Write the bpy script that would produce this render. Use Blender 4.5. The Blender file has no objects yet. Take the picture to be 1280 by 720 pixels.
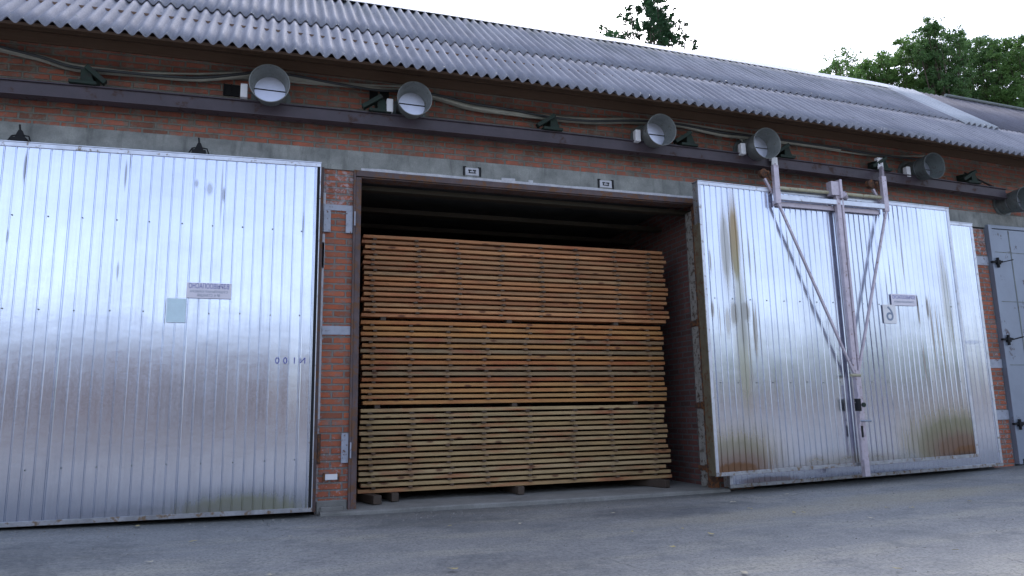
import bpy, bmesh, math, random
from mathutils import Vector, Matrix, Quaternion, noise as mnoise
random.seed(7)
sc = bpy.context.scene
COL = sc.collection
# ------------------------------------------------------------------ camera
F = 908.53
R0 = Vector((0.9497799, -0.31235583, -0.01876094))     # right
R1 = Vector((0.0356269, 0.16750609, -0.9852271))       # down
R2 = Vector((0.310884, 0.9350805, 0.17022219))         # forward
CAM = Vector((0.0, -8.4, 1.02))
cam = bpy.data.cameras.new('camera'); cam_o = bpy.data.objects.new('camera', cam); COL.objects.link(cam_o)
cam.sensor_width = 36.0; cam.lens = 36.0 * F / 1280.0; cam.clip_end = 2000; cam.clip_start = .05
m = Matrix((R0, -R1, -R2)).transposed().to_4x4(); m.translation = CAM
cam_o.matrix_world = m
sc.camera = cam_o

def at(u, v, y):
    """photo pixel -> real point on the vertical plane at depth y (metres)"""
    d = R0 * ((u - 640) / F) + R1 * ((v - 360) / F) + R2
    return CAM + d * ((y - CAM.y) / d.y)
def at_ground(u, v, z=0.0):
    d = R0 * ((u - 640) / F) + R1 * ((v - 360) / F) + R2
    return CAM + d * ((z - CAM.z) / d.z)

def gz(x):
    r = .0022 * (x - 3) ** 2 - .03
    return .2 * math.tanh(r / .2)
def bow(x, k=.0022, c=3.0):
    t = min(abs(x - c), 14.0)
    return -k * t * t

# ------------------------------------------------------------------ materials
def new_mat(name):
    m = bpy.data.materials.new(name); m.use_nodes = True
    nt = m.node_tree; nt.nodes.clear()
    out = nt.nodes.new('ShaderNodeOutputMaterial')
    b = nt.nodes.new('ShaderNodeBsdfPrincipled')
    nt.links.new(b.outputs[0], out.inputs[0])
    return m, N(nt), b, out
class N:
    def __init__(s, nt): s.nt = nt
    def add(s, t, ins=None, **kw):
        n = s.nt.nodes.new(t)
        for k, v in kw.items(): setattr(n, k, v)
        if ins:
            for k, v in ins.items():
                if v is None: continue
                i = n.inputs[k]
                if isinstance(v, bpy.types.NodeSocket): s.nt.links.new(v, i)
                else: i.default_value = v
        return n
    def link(s, a, b): s.nt.links.new(a, b)
    def math(s, op, a, b=None, c=None, clamp=False):
        n = s.nt.nodes.new('ShaderNodeMath'); n.operation = op; n.use_clamp = clamp
        for i, v in enumerate((a, b, c)):
            if v is None: continue
            if isinstance(v, bpy.types.NodeSocket): s.nt.links.new(v, n.inputs[i])
            else: n.inputs[i].default_value = v
        return n.outputs[0]
    def vmath(s, op, a, b):
        n = s.nt.nodes.new('ShaderNodeVectorMath'); n.operation = op
        for i, v in enumerate((a, b)):
            if isinstance(v, bpy.types.NodeSocket): s.nt.links.new(v, n.inputs[i])
            else: n.inputs[i].default_value = v
        return n.outputs[0]
    def mix(s, f, a, b, blend='MIX'):
        n = s.nt.nodes.new('ShaderNodeMix'); n.data_type = 'RGBA'; n.blend_type = blend
        for k, v in ((0, f), (6, a), (7, b)):
            if isinstance(v, bpy.types.NodeSocket): s.nt.links.new(v, n.inputs[k])
            else: n.inputs[k].default_value = (v if k == 0 else (*v[:3], 1))
        return n.outputs[2]
    def ramp(s, f, stops):
        n = s.nt.nodes.new('ShaderNodeValToRGB'); s.nt.links.new(f, n.inputs[0])
        e = n.color_ramp.elements
        while len(e) < len(stops): e.new(.5)
        for i, (p, c) in enumerate(stops):
            e[i].position = p
            e[i].color = (c, c, c, 1) if isinstance(c, (int, float)) else (*c, 1)
        return n.outputs[0]
    def pos(s): return s.add('ShaderNodeNewGeometry').outputs['Position']
    def obj(s): return s.add('ShaderNodeTexCoord').outputs['Object']
    def noise(s, v, scale=5, detail=4, rough=.55, dist=0):
        n = s.add('ShaderNodeTexNoise', {'Vector': v, 'Scale': scale, 'Detail': detail, 'Roughness': rough, 'Distortion': dist})
        return n.outputs[0]
    def scale(s, v, xyz): return s.vmath('MULTIPLY', v, xyz)
    def sep(s, v): return s.add('ShaderNodeSeparateXYZ', {0: v}).outputs
    def bump(s, h, strength=.4, dist=.01, nrm=None):
        return s.add('ShaderNodeBump', {'Height': h, 'Strength': strength, 'Distance': dist, 'Normal': nrm}).outputs[0]

def brick_mat(name, c1, c2, mortar, dull, smear=.35, grime=.3, white=False):
    m, n, b, _ = new_mat(name)
    p = n.pos(); x, y, z = n.sep(p)
    u = n.math('ADD', x, y)
    # the courses follow the slight sag of the old wall
    d = n.math('SUBTRACT', x, 3.0); sag = n.math('MULTIPLY', n.math('MULTIPLY', d, d), .0007)
    zz = n.math('ADD', z, n.math('MULTIPLY', sag, n.math('SUBTRACT', z, 1.4)))
    wob = n.noise(p, 3, 2)
    zz = n.math('ADD', zz, n.math('MULTIPLY', n.math('SUBTRACT', wob, .5), .012))
    v = n.add('ShaderNodeCombineXYZ', {0: u, 1: zz, 2: 0.0}).outputs[0]
    jit = n.noise(p, 45, 2)
    v2 = n.vmath('ADD', v, n.add('ShaderNodeCombineXYZ', {0: n.math('MULTIPLY', n.math('SUBTRACT', jit, .5), .016), 1: n.math('MULTIPLY', n.math('SUBTRACT', n.noise(p, 38, 2), .5), .016)}).outputs[0])
    br = n.add('ShaderNodeTexBrick', {'Vector': v2, 'Color1': (0, 0, 0, 1), 'Color2': (1, 1, 1, 1), 'Mortar': (.5, .5, .5, 1), 'Scale': 1.0,
        'Mortar Size': .0125, 'Mortar Smooth': .35, 'Bias': 0.0, 'Brick Width': .26, 'Row Height': .0765}, offset=.5)
    fac = br.outputs['Fac']
    rnd = n.add('ShaderNodeSeparateColor', {0: br.outputs['Color']}).outputs[0]
    col = n.mix(rnd, c1, c2)
    col = n.mix(n.ramp(rnd, [(.0, .75), (.22, 0)]), col, [c * .5 for c in dull])
    col = n.mix(n.ramp(rnd, [(.80, 0), (.95, .5)]), col, [c * 1.25 + .02 for c in c1])
    big = n.noise(p, 7, 4, .6)
    col = n.mix(n.math('MULTIPLY', n.ramp(big, [(.35, 0), (.7, 1)]), .7), col, dull)
    fine = n.noise(p, 120, 4, .7)
    col = n.mix(n.ramp(fine, [(.35, .35), (.7, 0)]), col, (.08, .05, .04))
    # mortar smeared over the brick faces
    sm = n.ramp(n.noise(p, 9, 5, .7), [(.62 - smear * .25, 0), (.7 - smear * .2, 1)])
    mfac = n.math('MAXIMUM', fac, n.math('MULTIPLY', sm, smear * 1.7), clamp=True)
    mc = n.mix(n.noise(p, 30, 3), mortar, [c * .55 for c in mortar])
    col = n.mix(mfac, col, mc)
    gr = n.ramp(n.noise(n.scale(p, (1.6, 1.6, .5)), 1.6, 5, .65), [(.45, 0), (.75, 1)])
    col = n.mix(n.math('MULTIPLY', gr, grime), col, (.045, .04, .035))
    if white:
        # lime smears: along the left edge of the pillar, near its head and around the low plates
        el = n.ramp(x, [(.50, 1), (.60, 0)]); er = n.ramp(x, [(.78, 0), (.86, .55)])
        zt_ = n.ramp(n.math('MULTIPLY', z, .25), [(.18, .6), (.27, 0), (.77, 0), (.86, .75)])
        e = n.math('ADD', n.math('MAXIMUM', n.math('MAXIMUM', el, er), zt_), n.math('MULTIPLY', n.math('SUBTRACT', n.noise(p, 16, 6, .75), .5), 3.2))
        lime = n.ramp(e, [(.72, 0), (1.0, .75)])
        col = n.mix(lime, col, (.42, .40, .42))
    n.link(col, b.inputs['Base Color']); b.inputs['Roughness'].default_value = .92
    h = n.math('SUBTRACT', n.math('MULTIPLY', fine, .25), fac)
    n.link(n.bump(h, 1.0, .014), b.inputs['Normal'])
    return m

def concrete_mat(name, base, dark, stain=.5, scale=3):
    m, n, b, _ = new_mat(name); p = n.pos()
    a = n.noise(p, scale, 6, .65); f = n.noise(p, 90, 4, .7)
    col = n.mix(n.ramp(a, [(.35, 0), (.68, 1)]), base, dark)
    st = n.ramp(n.noise(n.scale(p, (3, 3, .6)), 2.5, 5, .7), [(.52, 0), (.72, 1)])
    col = n.mix(n.math('MULTIPLY', st, stain), col, [c * .45 for c in dark])
    col = n.mix(n.ramp(f, [(.4, .25), (.62, 0)]), col, [c * .5 for c in dark])
    n.link(col, b.inputs['Base Color']); b.inputs['Roughness'].default_value = .9
    n.link(n.bump(n.math('ADD', f, a), .35, .006), b.inputs['Normal'])
    return m

def paint_mat(name, base, rough=.55, metal=0.0, var=.35, rust=0.0, rustcol=(.16, .06, .025), sc_=6):
    m, n, b, _ = new_mat(name); p = n.pos()
    a = n.noise(p, sc_, 5, .65)
    col = n.mix(n.ramp(a, [(.35, 0), (.7, 1)]), base, [c * (1 - var) for c in base])
    if rust:
        r = n.ramp(n.noise(p, sc_ * 2.2, 6, .7), [(.62 - rust * .3, 0), (.68 - rust * .25, 1)])
        col = n.mix(r, col, rustcol)
        n.link(n.math('ADD', n.math('MULTIPLY', r, .9 - rough), rough), b.inputs['Roughness'])
        n.link(n.math('MULTIPLY', n.math('SUBTRACT', 1.0, r), metal), b.inputs['Metallic'])
    else:
        b.inputs['Roughness'].default_value = rough; b.inputs['Metallic'].default_value = metal
    n.link(col, b.inputs['Base Color'])
    n.link(n.bump(n.noise(p, 60, 3), .12, .003), b.inputs['Normal'])
    return m

def door_mat(name, stains, base=(.68, .73, .84), rough=.16):
    """galvanised sheet; stains = (cx, cz, rx, rz, strength, colour, streak)"""
    m, n, b, out = new_mat(name); p = n.pos(); x, y, z = n.sep(p)
    big = n.noise(p, 1.2, 4, .6); ver = n.noise(n.scale(p, (26, 26, 1.1)), 1.0, 4, .6)
    col = n.mix(n.ramp(big, [(.3, 0), (.7, 1)]), base, [c * .86 for c in base])
    col = n.mix(n.math('MULTIPLY', n.ramp(ver, [(.5, 0), (.8, 1)]), .2), col, (.38, .41, .48))
    spangle = n.add('ShaderNodeTexVoronoi', {'Vector': n.scale(p, (1, 1, 1)), 'Scale': 70.0}).outputs['Color']
    sp = n.add('ShaderNodeSeparateColor', {0: spangle}).outputs[0]
    rg = n.math('ADD', n.math('MULTIPLY', big, .10), rough - .05)
    rg = n.math('ADD', rg, n.math('MULTIPLY', n.ramp(ver, [(.45, 0), (.8, 1)]), .05))
    rg = n.math('ADD', rg, n.math('MULTIPLY', sp, .03))
    n.link(rg, b.inputs['Roughness'])
    metal = None
    total = None; scol = None
    sn = n.noise(n.scale(p, (34, 34, 1.6)), 1.0, 5, .7)
    bn = n.noise(p, 14, 6, .75)
    for (cx, cz, rx, rz, st, c, streak) in stains:
        dx = n.math('DIVIDE', n.math('SUBTRACT', x, cx), rx); dz = n.math('DIVIDE', n.math('SUBTRACT', z, cz), rz)
        r2 = n.math('SQRT', n.math('ADD', n.math('MULTIPLY', dx, dx), n.math('MULTIPLY', dz, dz)))
        nn = sn if streak else bn
        f = n.math('SUBTRACT', n.math('ADD', n.math('SUBTRACT', 1.0, r2), n.math('MULTIPLY', nn, 1.1)), .55, clamp=True)
        f = n.math('MULTIPLY', n.ramp(f, [(0, 0), (.6, 1)]), n.ramp(r2, [(.4, 1), (1.0, 0)]))
        f = n.math('MULTIPLY', f, st)
        scol = n.mix(1.0, c, c) if total is None else n.mix(f, scol, c)
        total = f if total is None else n.math('MAXIMUM', total, f)
    b.inputs['Metallic'].default_value = .97
    n.link(col, b.inputs['Base Color'])
    h = n.noise(n.scale(p, (1.3, 1, 2.0)), 1.7, 3, .5)
    nb = n.bump(h, .12, .012); n.link(nb, b.inputs['Normal'])
    if total is not None:
        b2 = n.add('ShaderNodeBsdfPrincipled', {'Base Color': scol, 'Roughness': .62, 'Normal': nb})
        mx = n.add('ShaderNodeMixShader', {0: total, 1: b.outputs[0], 2: b2.outputs[0]}); n.link(mx.outputs[0], out.inputs[0])
    return m

def wood_mat(name, cols, knots=True, axis='x', rough=.75):
    m, n, b, _ = new_mat(name)
    o = n.obj(); oi = n.add('ShaderNodeObjectInfo').outputs['Random']
    off = n.add('ShaderNodeCombineXYZ', {0: n.math('MULTIPLY', oi, 71.0), 1: n.math('MULTIPLY', oi, 31.0), 2: n.math('MULTIPLY', oi, 17.0)}).outputs[0]
    v = n.vmath('ADD', o, off)
    s = {'x': (1.6, 22, 22), 'z': (22, 22, 1.6), 'y': (22, 1.6, 22)}[axis]
    g = n.noise(n.scale(v, s), 2.2, 5, .65, .6)
    base = n.ramp(oi, [(i / (len(cols) - 1), c) for i, c in enumerate(cols)])
    col = n.mix(n.ramp(g, [(.3, 0), (.75, .75)]), base, n.mix(.55, base, (.07, .028, .012), 'MIX'))
    patch = n.noise(n.scale(v, (.9, 4, 4)) if axis == 'x' else v, 2.0, 3, .6)
    col = n.mix(n.ramp(patch, [(.50, 0), (.72, .75 if knots else 0)]), col, (.34, .085, .032))
    patch2 = n.noise(n.scale(v, (.7, 4, 4)) if axis == 'x' else v, 2.3, 3, .6)
    col = n.mix(n.ramp(patch2, [(.53, 0), (.75, .6 if knots else .2)]), col, (.12, .085, .05))
    if knots:
        k = n.add('ShaderNodeTexVoronoi', {'Vector': n.scale(v, (3.2, 9, 9) if axis == 'x' else (9, 9, 3.2)), 'Scale': 1.0, 'Randomness': 1.0}).outputs['Distance']
        kf = n.ramp(k, [(.10, 1), (.19, 0)])
        col = n.mix(n.math('MULTIPLY', kf, .8), col, (.10, .03, .014))
    n.link(col, b.inputs['Base Color']); b.inputs['Roughness'].default_value = rough
    n.link(n.bump(g, .25, .003), b.inputs['Normal'])
    return m

M = {}
M['brick'] = brick_mat('brick_wall', (.56, .16, .09), (.38, .11, .07), (.26, .25, .21), (.22, .13, .09), smear=.5, grime=.45)
M['brick_pillar'] = brick_mat('brick_pillar', (.66, .18, .075), (.46, .115, .055), (.28, .26, .235), (.28, .12, .08), smear=.42, grime=.18, white=True)
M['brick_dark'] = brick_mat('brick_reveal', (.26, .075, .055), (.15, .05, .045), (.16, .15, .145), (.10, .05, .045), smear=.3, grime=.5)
M['lintel'] = concrete_mat('concrete_lintel', (.34, .35, .325), (.18, .19, .18), .7, 3.5)
M['slab'] = concrete_mat('concrete_threshold', (.30, .30, .28), (.19, .19, .175), .3, 2.0)
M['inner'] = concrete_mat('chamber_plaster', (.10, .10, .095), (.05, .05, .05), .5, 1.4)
M['strip_paint'] = paint_mat('flaking_grey_paint', (.33, .32, .29), .8, 0, .35, .35, (.09, .06, .045), 7)
M['whitewash'] = concrete_mat('whitewash', (.62, .63, .66), (.45, .46, .5), .1, 12)
M['rail'] = paint_mat('purple_brown_rail_paint', (.066, .050, .063), .5, 0, .35, .15, (.06, .035, .03), 3)
M['frame'] = paint_mat('purple_brown_frame_paint', (.115, .080, .080), .6, 0, .4, .38, (.15, .075, .04), 6)
M['rusty'] = paint_mat('rusty_steel', (.085, .05, .035), .8, 0, .4, .5, (.2, .08, .03), 9)
M['green'] = paint_mat('dark_green_paint', (.014, .032, .022), .75, 0, .4, .3, (.03, .03, .028), 9)
M['black'] = paint_mat('black_iron', (.009, .010, .012), .85, 0, .3)
M['plate'] = paint_mat('pale_painted_steel', (.40, .43, .50), .5, .1, .25, .12, (.15, .09, .07), 10)
M['galv'] = paint_mat('galvanised_duct', (.30, .32, .31), .5, .45, .3, .1, (.16, .15, .13), 7)
M['galv_dark'] = paint_mat('dull_galvanised_duct', (.19, .215, .21), .55, .4, .35, .2, (.12, .11, .1), 7)
M['blade'] = paint_mat('bright_damper_blade', (.60, .62, .72), .4, .9, .12)
M['white'] = paint_mat('white_box_paint', (.84, .84, .85), .5, 0, .12)
M['edge'] = paint_mat('aluminium_edge', (.62, .65, .72), .36, .85, .2, .08, (.3, .25, .2), 8)
M['edge_worn'] = paint_mat('worn_aluminium_edge', (.45, .46, .48), .45, .7, .4, .3, (.20, .14, .09), 8)
M['carriage'] = paint_mat('lilac_grey_carriage_paint', (.56, .50, .56), .4, .3, .25, .08, (.20, .11, .075), 9)
M['yellow'] = paint_mat('yellowed_tube_paint', (.46, .44, .30), .5, 0, .3, .2, (.25, .16, .08), 9)
M['trim'] = paint_mat('dull_yellow_brown_trim', (.15, .13, .085), .7, 0, .4, .3, (.12, .06, .03), 7)
M['bluegrey'] = paint_mat('blue_grey_door_paint', (.26, .30, .37), .42, .25, .15, .05, (.12, .1, .1), 2)
M['cable'] = paint_mat('grey_cable_sheath', (.40, .40, .34), .6, 0, .3)
M['cable_dark'] = paint_mat('dark_cable_sheath', (.05, .055, .06), .6, 0, .3)
M['sign'] = paint_mat('sign_plate_paint', (.80, .77, .84), .5, 0, .12)
M['paper'] = paint_mat('pale_blue_paper', (.66, .84, .90), .6, 0, .12)
M['ink'] = paint_mat('blue_ink', (.10, .12, .42), .6, 0, .2)
M['ink_pale'] = paint_mat('faded_ink', (.24, .30, .40), .6, 0, .2)
M['fascia'] = wood_mat('weathered_plank', [(.17, .10, .065), (.13, .085, .055), (.20, .12, .08)], False)
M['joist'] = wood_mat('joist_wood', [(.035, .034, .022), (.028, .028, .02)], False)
M['board_top'] = wood_mat('pine_pinkish', [(.52, .235, .09), (.64, .31, .13), (.36, .145, .055), (.47, .29, .14), (.57, .22, .07)])
M['board_mid'] = wood_mat('pine_orange', [(.56, .25, .07), (.48, .27, .10), (.64, .28, .08), (.38, .15, .05), (.33, .23, .12), (.57, .28, .09)])
M['board_low'] = wood_mat('pine_pale', [(.47, .33, .155), (.53, .38, .185), (.41, .27, .115), (.49, .32, .145), (.52, .39, .21)])
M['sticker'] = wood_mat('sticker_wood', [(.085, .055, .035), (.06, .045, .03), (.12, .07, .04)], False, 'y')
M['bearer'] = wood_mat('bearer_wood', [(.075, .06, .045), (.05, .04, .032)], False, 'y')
M['bark'] = wood_mat('bark', [(.06, .045, .035), (.08, .06, .045)], False, 'z')

def roof_mat(name, base, dark, lich, amt=.5):
    m, n, b, _ = new_mat(name); p = n.pos()
    a = n.noise(p, 1.3, 5, .6); st = n.noise(n.scale(p, (14, 1.2, 1.2)), 1.0, 5, .65); f = n.noise(p, 70, 4, .7)
    col = n.mix(n.ramp(a, [(.35, 0), (.7, .8)]), base, dark)
    col = n.mix(n.math('MULTIPLY', n.ramp(st, [(.42, 0), (.72, 1)]), amt), col, [c * .5 for c in dark])
    x, y, z = n.sep(p)
    # weathered growth along the ridge and on the tail of the sheets
    top = n.math('MULTIPLY', n.ramp(n.math('DIVIDE', n.math('SUBTRACT', z, 6.35), .8), [(0, 0), (1, 1)]), n.ramp(st, [(.4, 0), (.6, 1)]))
    col = n.mix(n.math('MULTIPLY', top, .6), col, lich)
    col = n.mix(n.ramp(f, [(.38, .4), (.6, 0)]), col, [c * .55 for c in dark])
    vo = n.add('ShaderNodeTexVoronoi', {'Vector': p, 'Scale': 9.0}).outputs
    vr = n.add('ShaderNodeSeparateColor', {0: vo['Color']}).outputs[0]
    col = n.mix(n.math('MULTIPLY', n.ramp(n.math('ADD', vo['Distance'], n.math('MULTIPLY', f, .25)), [(.24, 1), (.34, 0)]), n.ramp(vr, [(.7, 0), (.75, .45)])), col, lich)
    n.link(col, b.inputs['Base Color']); b.inputs['Roughness'].default_value = .85
    n.link(n.bump(f, .25, .003), b.inputs['Normal'])
    return m
M['slate'] = roof_mat('corrugated_cement', (.36, .37, .42), (.24, .25, .30), (.09, .13, .11))
M['slate_old'] = roof_mat('old_corrugated_cement', (.22, .22, .26), (.14, .14, .18), (.08, .08, .09))
M['slate_new'] = roof_mat('new_pale_sheet', (.55, .58, .62), (.46, .49, .54), (.3, .33, .35), .2)

def ground_mat():
    m, n, b, _ = new_mat('yard_concrete'); p = n.pos(); x, y, z = n.sep(p)
    a = n.noise(p, .45, 5, .6, .4); c = n.noise(p, 2.2, 6, .7); f = n.noise(p, 45, 5, .75); s = n.noise(n.scale(p, (.5, 2.2, 1)), 1.0, 5, .65)
    col = n.mix(n.ramp(a, [(.35, 0), (.65, 1)]), (.235, .245, .245), (.31, .315, .305))
    col = n.mix(n.ramp(s, [(.48, 0), (.66, .75)]), col, (.40, .385, .32))
    col = n.mix(n.ramp(c, [(.50, 0), (.66, .7)]), col, (.165, .18, .185))
    # oil patches and a darker band along the wall
    for (cx, cy, rx, ry, st, cc) in ((-2.1, -1.9, 1.4, .9, .6, (.07, .08, .085)), (1.6, -1.0, 1.0, .5, .55, (.10, .115, .12)), (5.0, -2.0, 2.2, .4, .75, (.40, .37, .29)), (7.2, -1.7, 2.2, .5, .75, (.38, .35, .26)), (4.0, -1.3, 1.3, .5, .65, (.11, .12, .13)), (1.6, -3.4, .8, .6, .5, (.12, .13, .14)), (8.8, -3.0, 1.6, .8, .6, (.13, .15, .16))):
        dx = n.math('DIVIDE', n.math('SUBTRACT', x, cx), rx); dy = n.math('DIVIDE', n.math('SUBTRACT', y, cy), ry)
        r = n.math('SQRT', n.math('ADD', n.math('MULTIPLY', dx, dx), n.math('MULTIPLY', dy, dy)))
        f1 = n.math('SUBTRACT', n.math('ADD', n.math('SUBTRACT', 1.0, r), n.math('MULTIPLY', c, 1.2)), .6, clamp=True)
        col = n.mix(n.math('MULTIPLY', n.ramp(f1, [(0, 0), (.6, 1)]), st), col, cc)
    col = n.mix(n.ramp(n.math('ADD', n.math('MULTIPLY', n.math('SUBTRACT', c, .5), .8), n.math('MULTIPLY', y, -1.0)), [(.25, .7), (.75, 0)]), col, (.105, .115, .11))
    v = n.add('ShaderNodeTexVoronoi', {'Vector': n.vmath('ADD', n.scale(p, (.55, .55, 0)), n.scale(n.add('ShaderNodeTexNoise', {'Vector': p, 'Scale': 1.5}).outputs['Color'], (.35, .35, 0))), 'Scale': 1.0}, feature='DISTANCE_TO_EDGE').outputs[0]
    crack = n.math('MULTIPLY', n.ramp(v, [(.0015, .6), (.005, 0)]), n.ramp(n.noise(p, .7, 2), [(.55, 0), (.62, 1)]))
    col = n.mix(crack, col, (.05, .055, .06))
    col = n.mix(n.ramp(f, [(.36, .75), (.55, 0)]), col, (.08, .085, .09)); col = n.mix(n.ramp(n.noise(p, 18, 4, .8), [(.5, 0), (.7, .45)]), col, (.38, .37, .34))
    peb = n.add('ShaderNodeTexVoronoi', {'Vector': p, 'Scale': 55.0}).outputs
    pr = n.add('ShaderNodeSeparateColor', {0: peb['Color']}).outputs[0]
    pf = n.math('MULTIPLY', n.ramp(pr, [(.93, 0), (.96, 1)]), n.ramp(peb['Distance'], [(.2, 1), (.4, 0)]))
    col = n.mix(n.math('MULTIPLY', pf, .7), col, (.38, .37, .34))
    n.link(col, b.inputs['Base Color'])
    n.link(n.math('ADD', n.math('MULTIPLY', c, .3), .5), b.inputs['Roughness'])
    h = n.math('ADD', n.math('MULTIPLY', f, .5), n.math('SUBTRACT', n.math('MULTIPLY', c, 1.2), crack))
    n.link(n.bump(h, .8, .014), b.inputs['Normal'])
    return m
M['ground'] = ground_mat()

def leaf_mat(name, c1, c2, c3):
    m, n, b, out = new_mat(name)
    p = n.pos(); a = n.noise(p, .9, 3, .6); f = n.noise(p, 9, 2)
    col = n.mix(n.ramp(a, [(.35, 0), (.65, 1)]), c1, c2); col = n.mix(n.ramp(f, [(.45, 0), (.75, .7)]), col, c3)
    n.link(col, b.inputs['Base Color']); b.inputs['Roughness'].default_value = .6
    t = n.add('ShaderNodeBsdfTranslucent', {'Color': col}); ms = n.add('ShaderNodeMixShader', {0: .45, 1: b.outputs[0], 2: t.outputs[0]})
    n.link(ms.outputs[0], out.inputs[0])
    return m
M['leaf'] = leaf_mat('broad_leaf', (.09, .19, .05), (.13, .25, .06), (.20, .31, .09))
M['leaf_dark'] = leaf_mat('dark_leaf', (.07, .15, .05), (.10, .20, .06), (.15, .25, .08))
M['needle'] = leaf_mat('spruce_needle', (.03, .085, .035), (.045, .12, .045), (.06, .14, .055))
M['fallen'] = paint_mat('fallen_leaf', (.50, .42, .20), .7, 0, .4)
M['fallen2'] = paint_mat('fallen_leaf_pale', (.55, .50, .38), .7, 0, .3)

# ------------------------------------------------------------------ mesh builder
class MB:
    def __init__(s): s.v = []; s.f = []; s.mi = []; s.cur = 0
    def face(s, *idx): s.f.append(idx); s.mi.append(s.cur)
    def hexa(s, P):
        i = len(s.v); s.v += [Vector(p) for p in P]
        for q in ((0, 3, 2, 1), (4, 5, 6, 7), (0, 1, 5, 4), (1, 2, 6, 5), (2, 3, 7, 6), (3, 0, 4, 7)): s.face(*(i + k for k in q))
        return s
    def box(s, x0, x1, y0, y1, z0, z1):
        return s.hexa([(x0, y0, z0), (x1, y0, z0), (x1, y1, z0), (x0, y1, z0), (x0, y0, z1), (x1, y0, z1), (x1, y1, z1), (x0, y1, z1)])
    def sweep_x(s, prof, xs, zf):
        """closed (y,z) profile carried along x, lifted by zf(x)"""
        i = len(s.v); k = len(prof)
        for x in xs:
            for (y, z) in prof: s.v.append(Vector((x, y, z + zf(x))))
        for a in range(len(xs) - 1):
            for j in range(k):
                j2 = (j + 1) % k
                s.face(i + a * k + j, i + a * k + j2, i + (a + 1) * k + j2, i + (a + 1) * k + j)
        s.face(*(i + j for j in range(k - 1, -1, -1))); s.face(*(i + (len(xs) - 1) * k + j for j in range(k)))
        return s
    def bar(s, a, b, w, t, up=Vector((0, 1, 0))):
        """rectangular bar a->b; t = size along 'up', w = the other"""
        a = Vector(a); b = Vector(b); d = (b - a).normalized(); u = (up - d * up.dot(d)).normalized(); r = d.cross(u)
        P = []
        for c in (a, b):
            for (i, j) in ((-1, -1), (1, -1), (1, 1), (-1, 1)): P.append(c + r * (i * w / 2) + u * (j * t / 2))
        return s.hexa([P[0], P[1], P[2], P[3], P[4], P[5], P[6], P[7]])
    def tube(s, pts, r, n=10, cap=True, r2=None):
        pts = [Vector(p) for p in pts]; i = len(s.v); k = len(pts); ref = Vector((0, 0, 1))
        for a, p in enumerate(pts):
            d = (pts[min(a + 1, k - 1)] - pts[max(a - 1, 0)]).normalized()
            q = ref if abs(d.dot(ref)) < .95 else Vector((1, 0, 0))
            u = (q - d * q.dot(d)).normalized(); w = d.cross(u)
            rr = r if r2 is None else r + (r2 - r) * a / (k - 1)
            for j in range(n):
                t = 2 * math.pi * j / n; s.v.append(p + u * (rr * math.cos(t)) + w * (rr * math.sin(t)))
        for a in range(k - 1):
            for j in range(n):
                j2 = (j + 1) % n; s.face(i + a * n + j, i + a * n + j2, i + (a + 1) * n + j2, i + (a + 1) * n + j)
        if cap:
            s.face(*(i + j for j in range(n - 1, -1, -1))); s.face(*(i + (k - 1) * n + j for j in range(n)))
        return s
    def lathe(s, c, axis, prof, n=40, ref=Vector((0, 0, 1)), closed=False):
        """prof = (distance along axis, radius)"""
        c = Vector(c); axis = Vector(axis).normalized(); u = (ref - axis * ref.dot(axis)).normalized(); w = axis.cross(u)
        i = len(s.v); k = len(prof)
        for (h, r) in prof:
            for j in range(n):
                t = 2 * math.pi * j / n; s.v.append(c + axis * h + u * (r * math.cos(t)) + w * (r * math.sin(t)))
        for a in range(k if closed else k - 1):
            a2 = (a + 1) % k
            for j in range(n):
                j2 = (j + 1) % n; s.face(i + a * n + j, i + a * n + j2, i + a2 * n + j2, i + a2 * n + j)
        return s
    def mesh(s, name, mats, off=Vector((0, 0, 0)), bevel=0, smooth=False):
        me = bpy.data.meshes.new(name); me.from_pydata([tuple(v - off) for v in s.v], [], s.f)
        if not isinstance(mats, (list, tuple)): mats = [mats]
        for mm in mats: me.materials.append(mm)
        for p, k in zip(me.polygons, s.mi): p.material_index = k
        bm = bmesh.new(); bm.from_mesh(me)
        bmesh.ops.recalc_face_normals(bm, faces=bm.faces)
        if bevel: bmesh.ops.bevel(bm, geom=[e for e in bm.edges if e.calc_face_angle(0) > .6], offset=bevel, segments=1, affect='EDGES')
        if smooth:
            for f_ in bm.faces: f_.smooth = True
        bm.to_mesh(me); bm.free()
        if smooth: me.set_sharp_from_angle(angle=math.radians(40))
        return me
    def build(s, name, mats, parent=None, origin=None, bevel=0, smooth=False, label=None):
        off = Vector(parent['_loc']) if parent is not None else Vector(origin or (0, 0, 0))
        o = bpy.data.objects.new(name, s.mesh(name, mats, off, bevel, smooth)); COL.objects.link(o)
        if parent is not None: o.parent = parent
        else: o.location = off
        o['_loc'] = tuple(off)
        if label: o['label'] = label
        return o
def tag(o, label=None, cat=None, group=None, kind=None):
    if label: o['label'] = label
    if cat: o['category'] = cat
    if group: o['group'] = group
    if kind: o['kind'] = kind
    return o
def thing(name, loc, label, cat, group=None):
    o = bpy.data.objects.new(name, None); COL.objects.link(o); o.location = loc; o['_loc'] = tuple(loc); o.empty_display_size = .2
    return tag(o, label, cat, group)
def sub(name, mb, mat, parent, **k):
    """a sub-part: parent is a part mesh whose local frame equals its thing's"""
    o = mb.build(name, mat, parent, **k); return o
# parts sit at the origin of their thing, so a sub-part shares the same offset
def frange(a, b, st):
    n = max(1, int(round((b - a) / st))); return [a + (b - a) * i / n for i in range(n + 1)]

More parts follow.
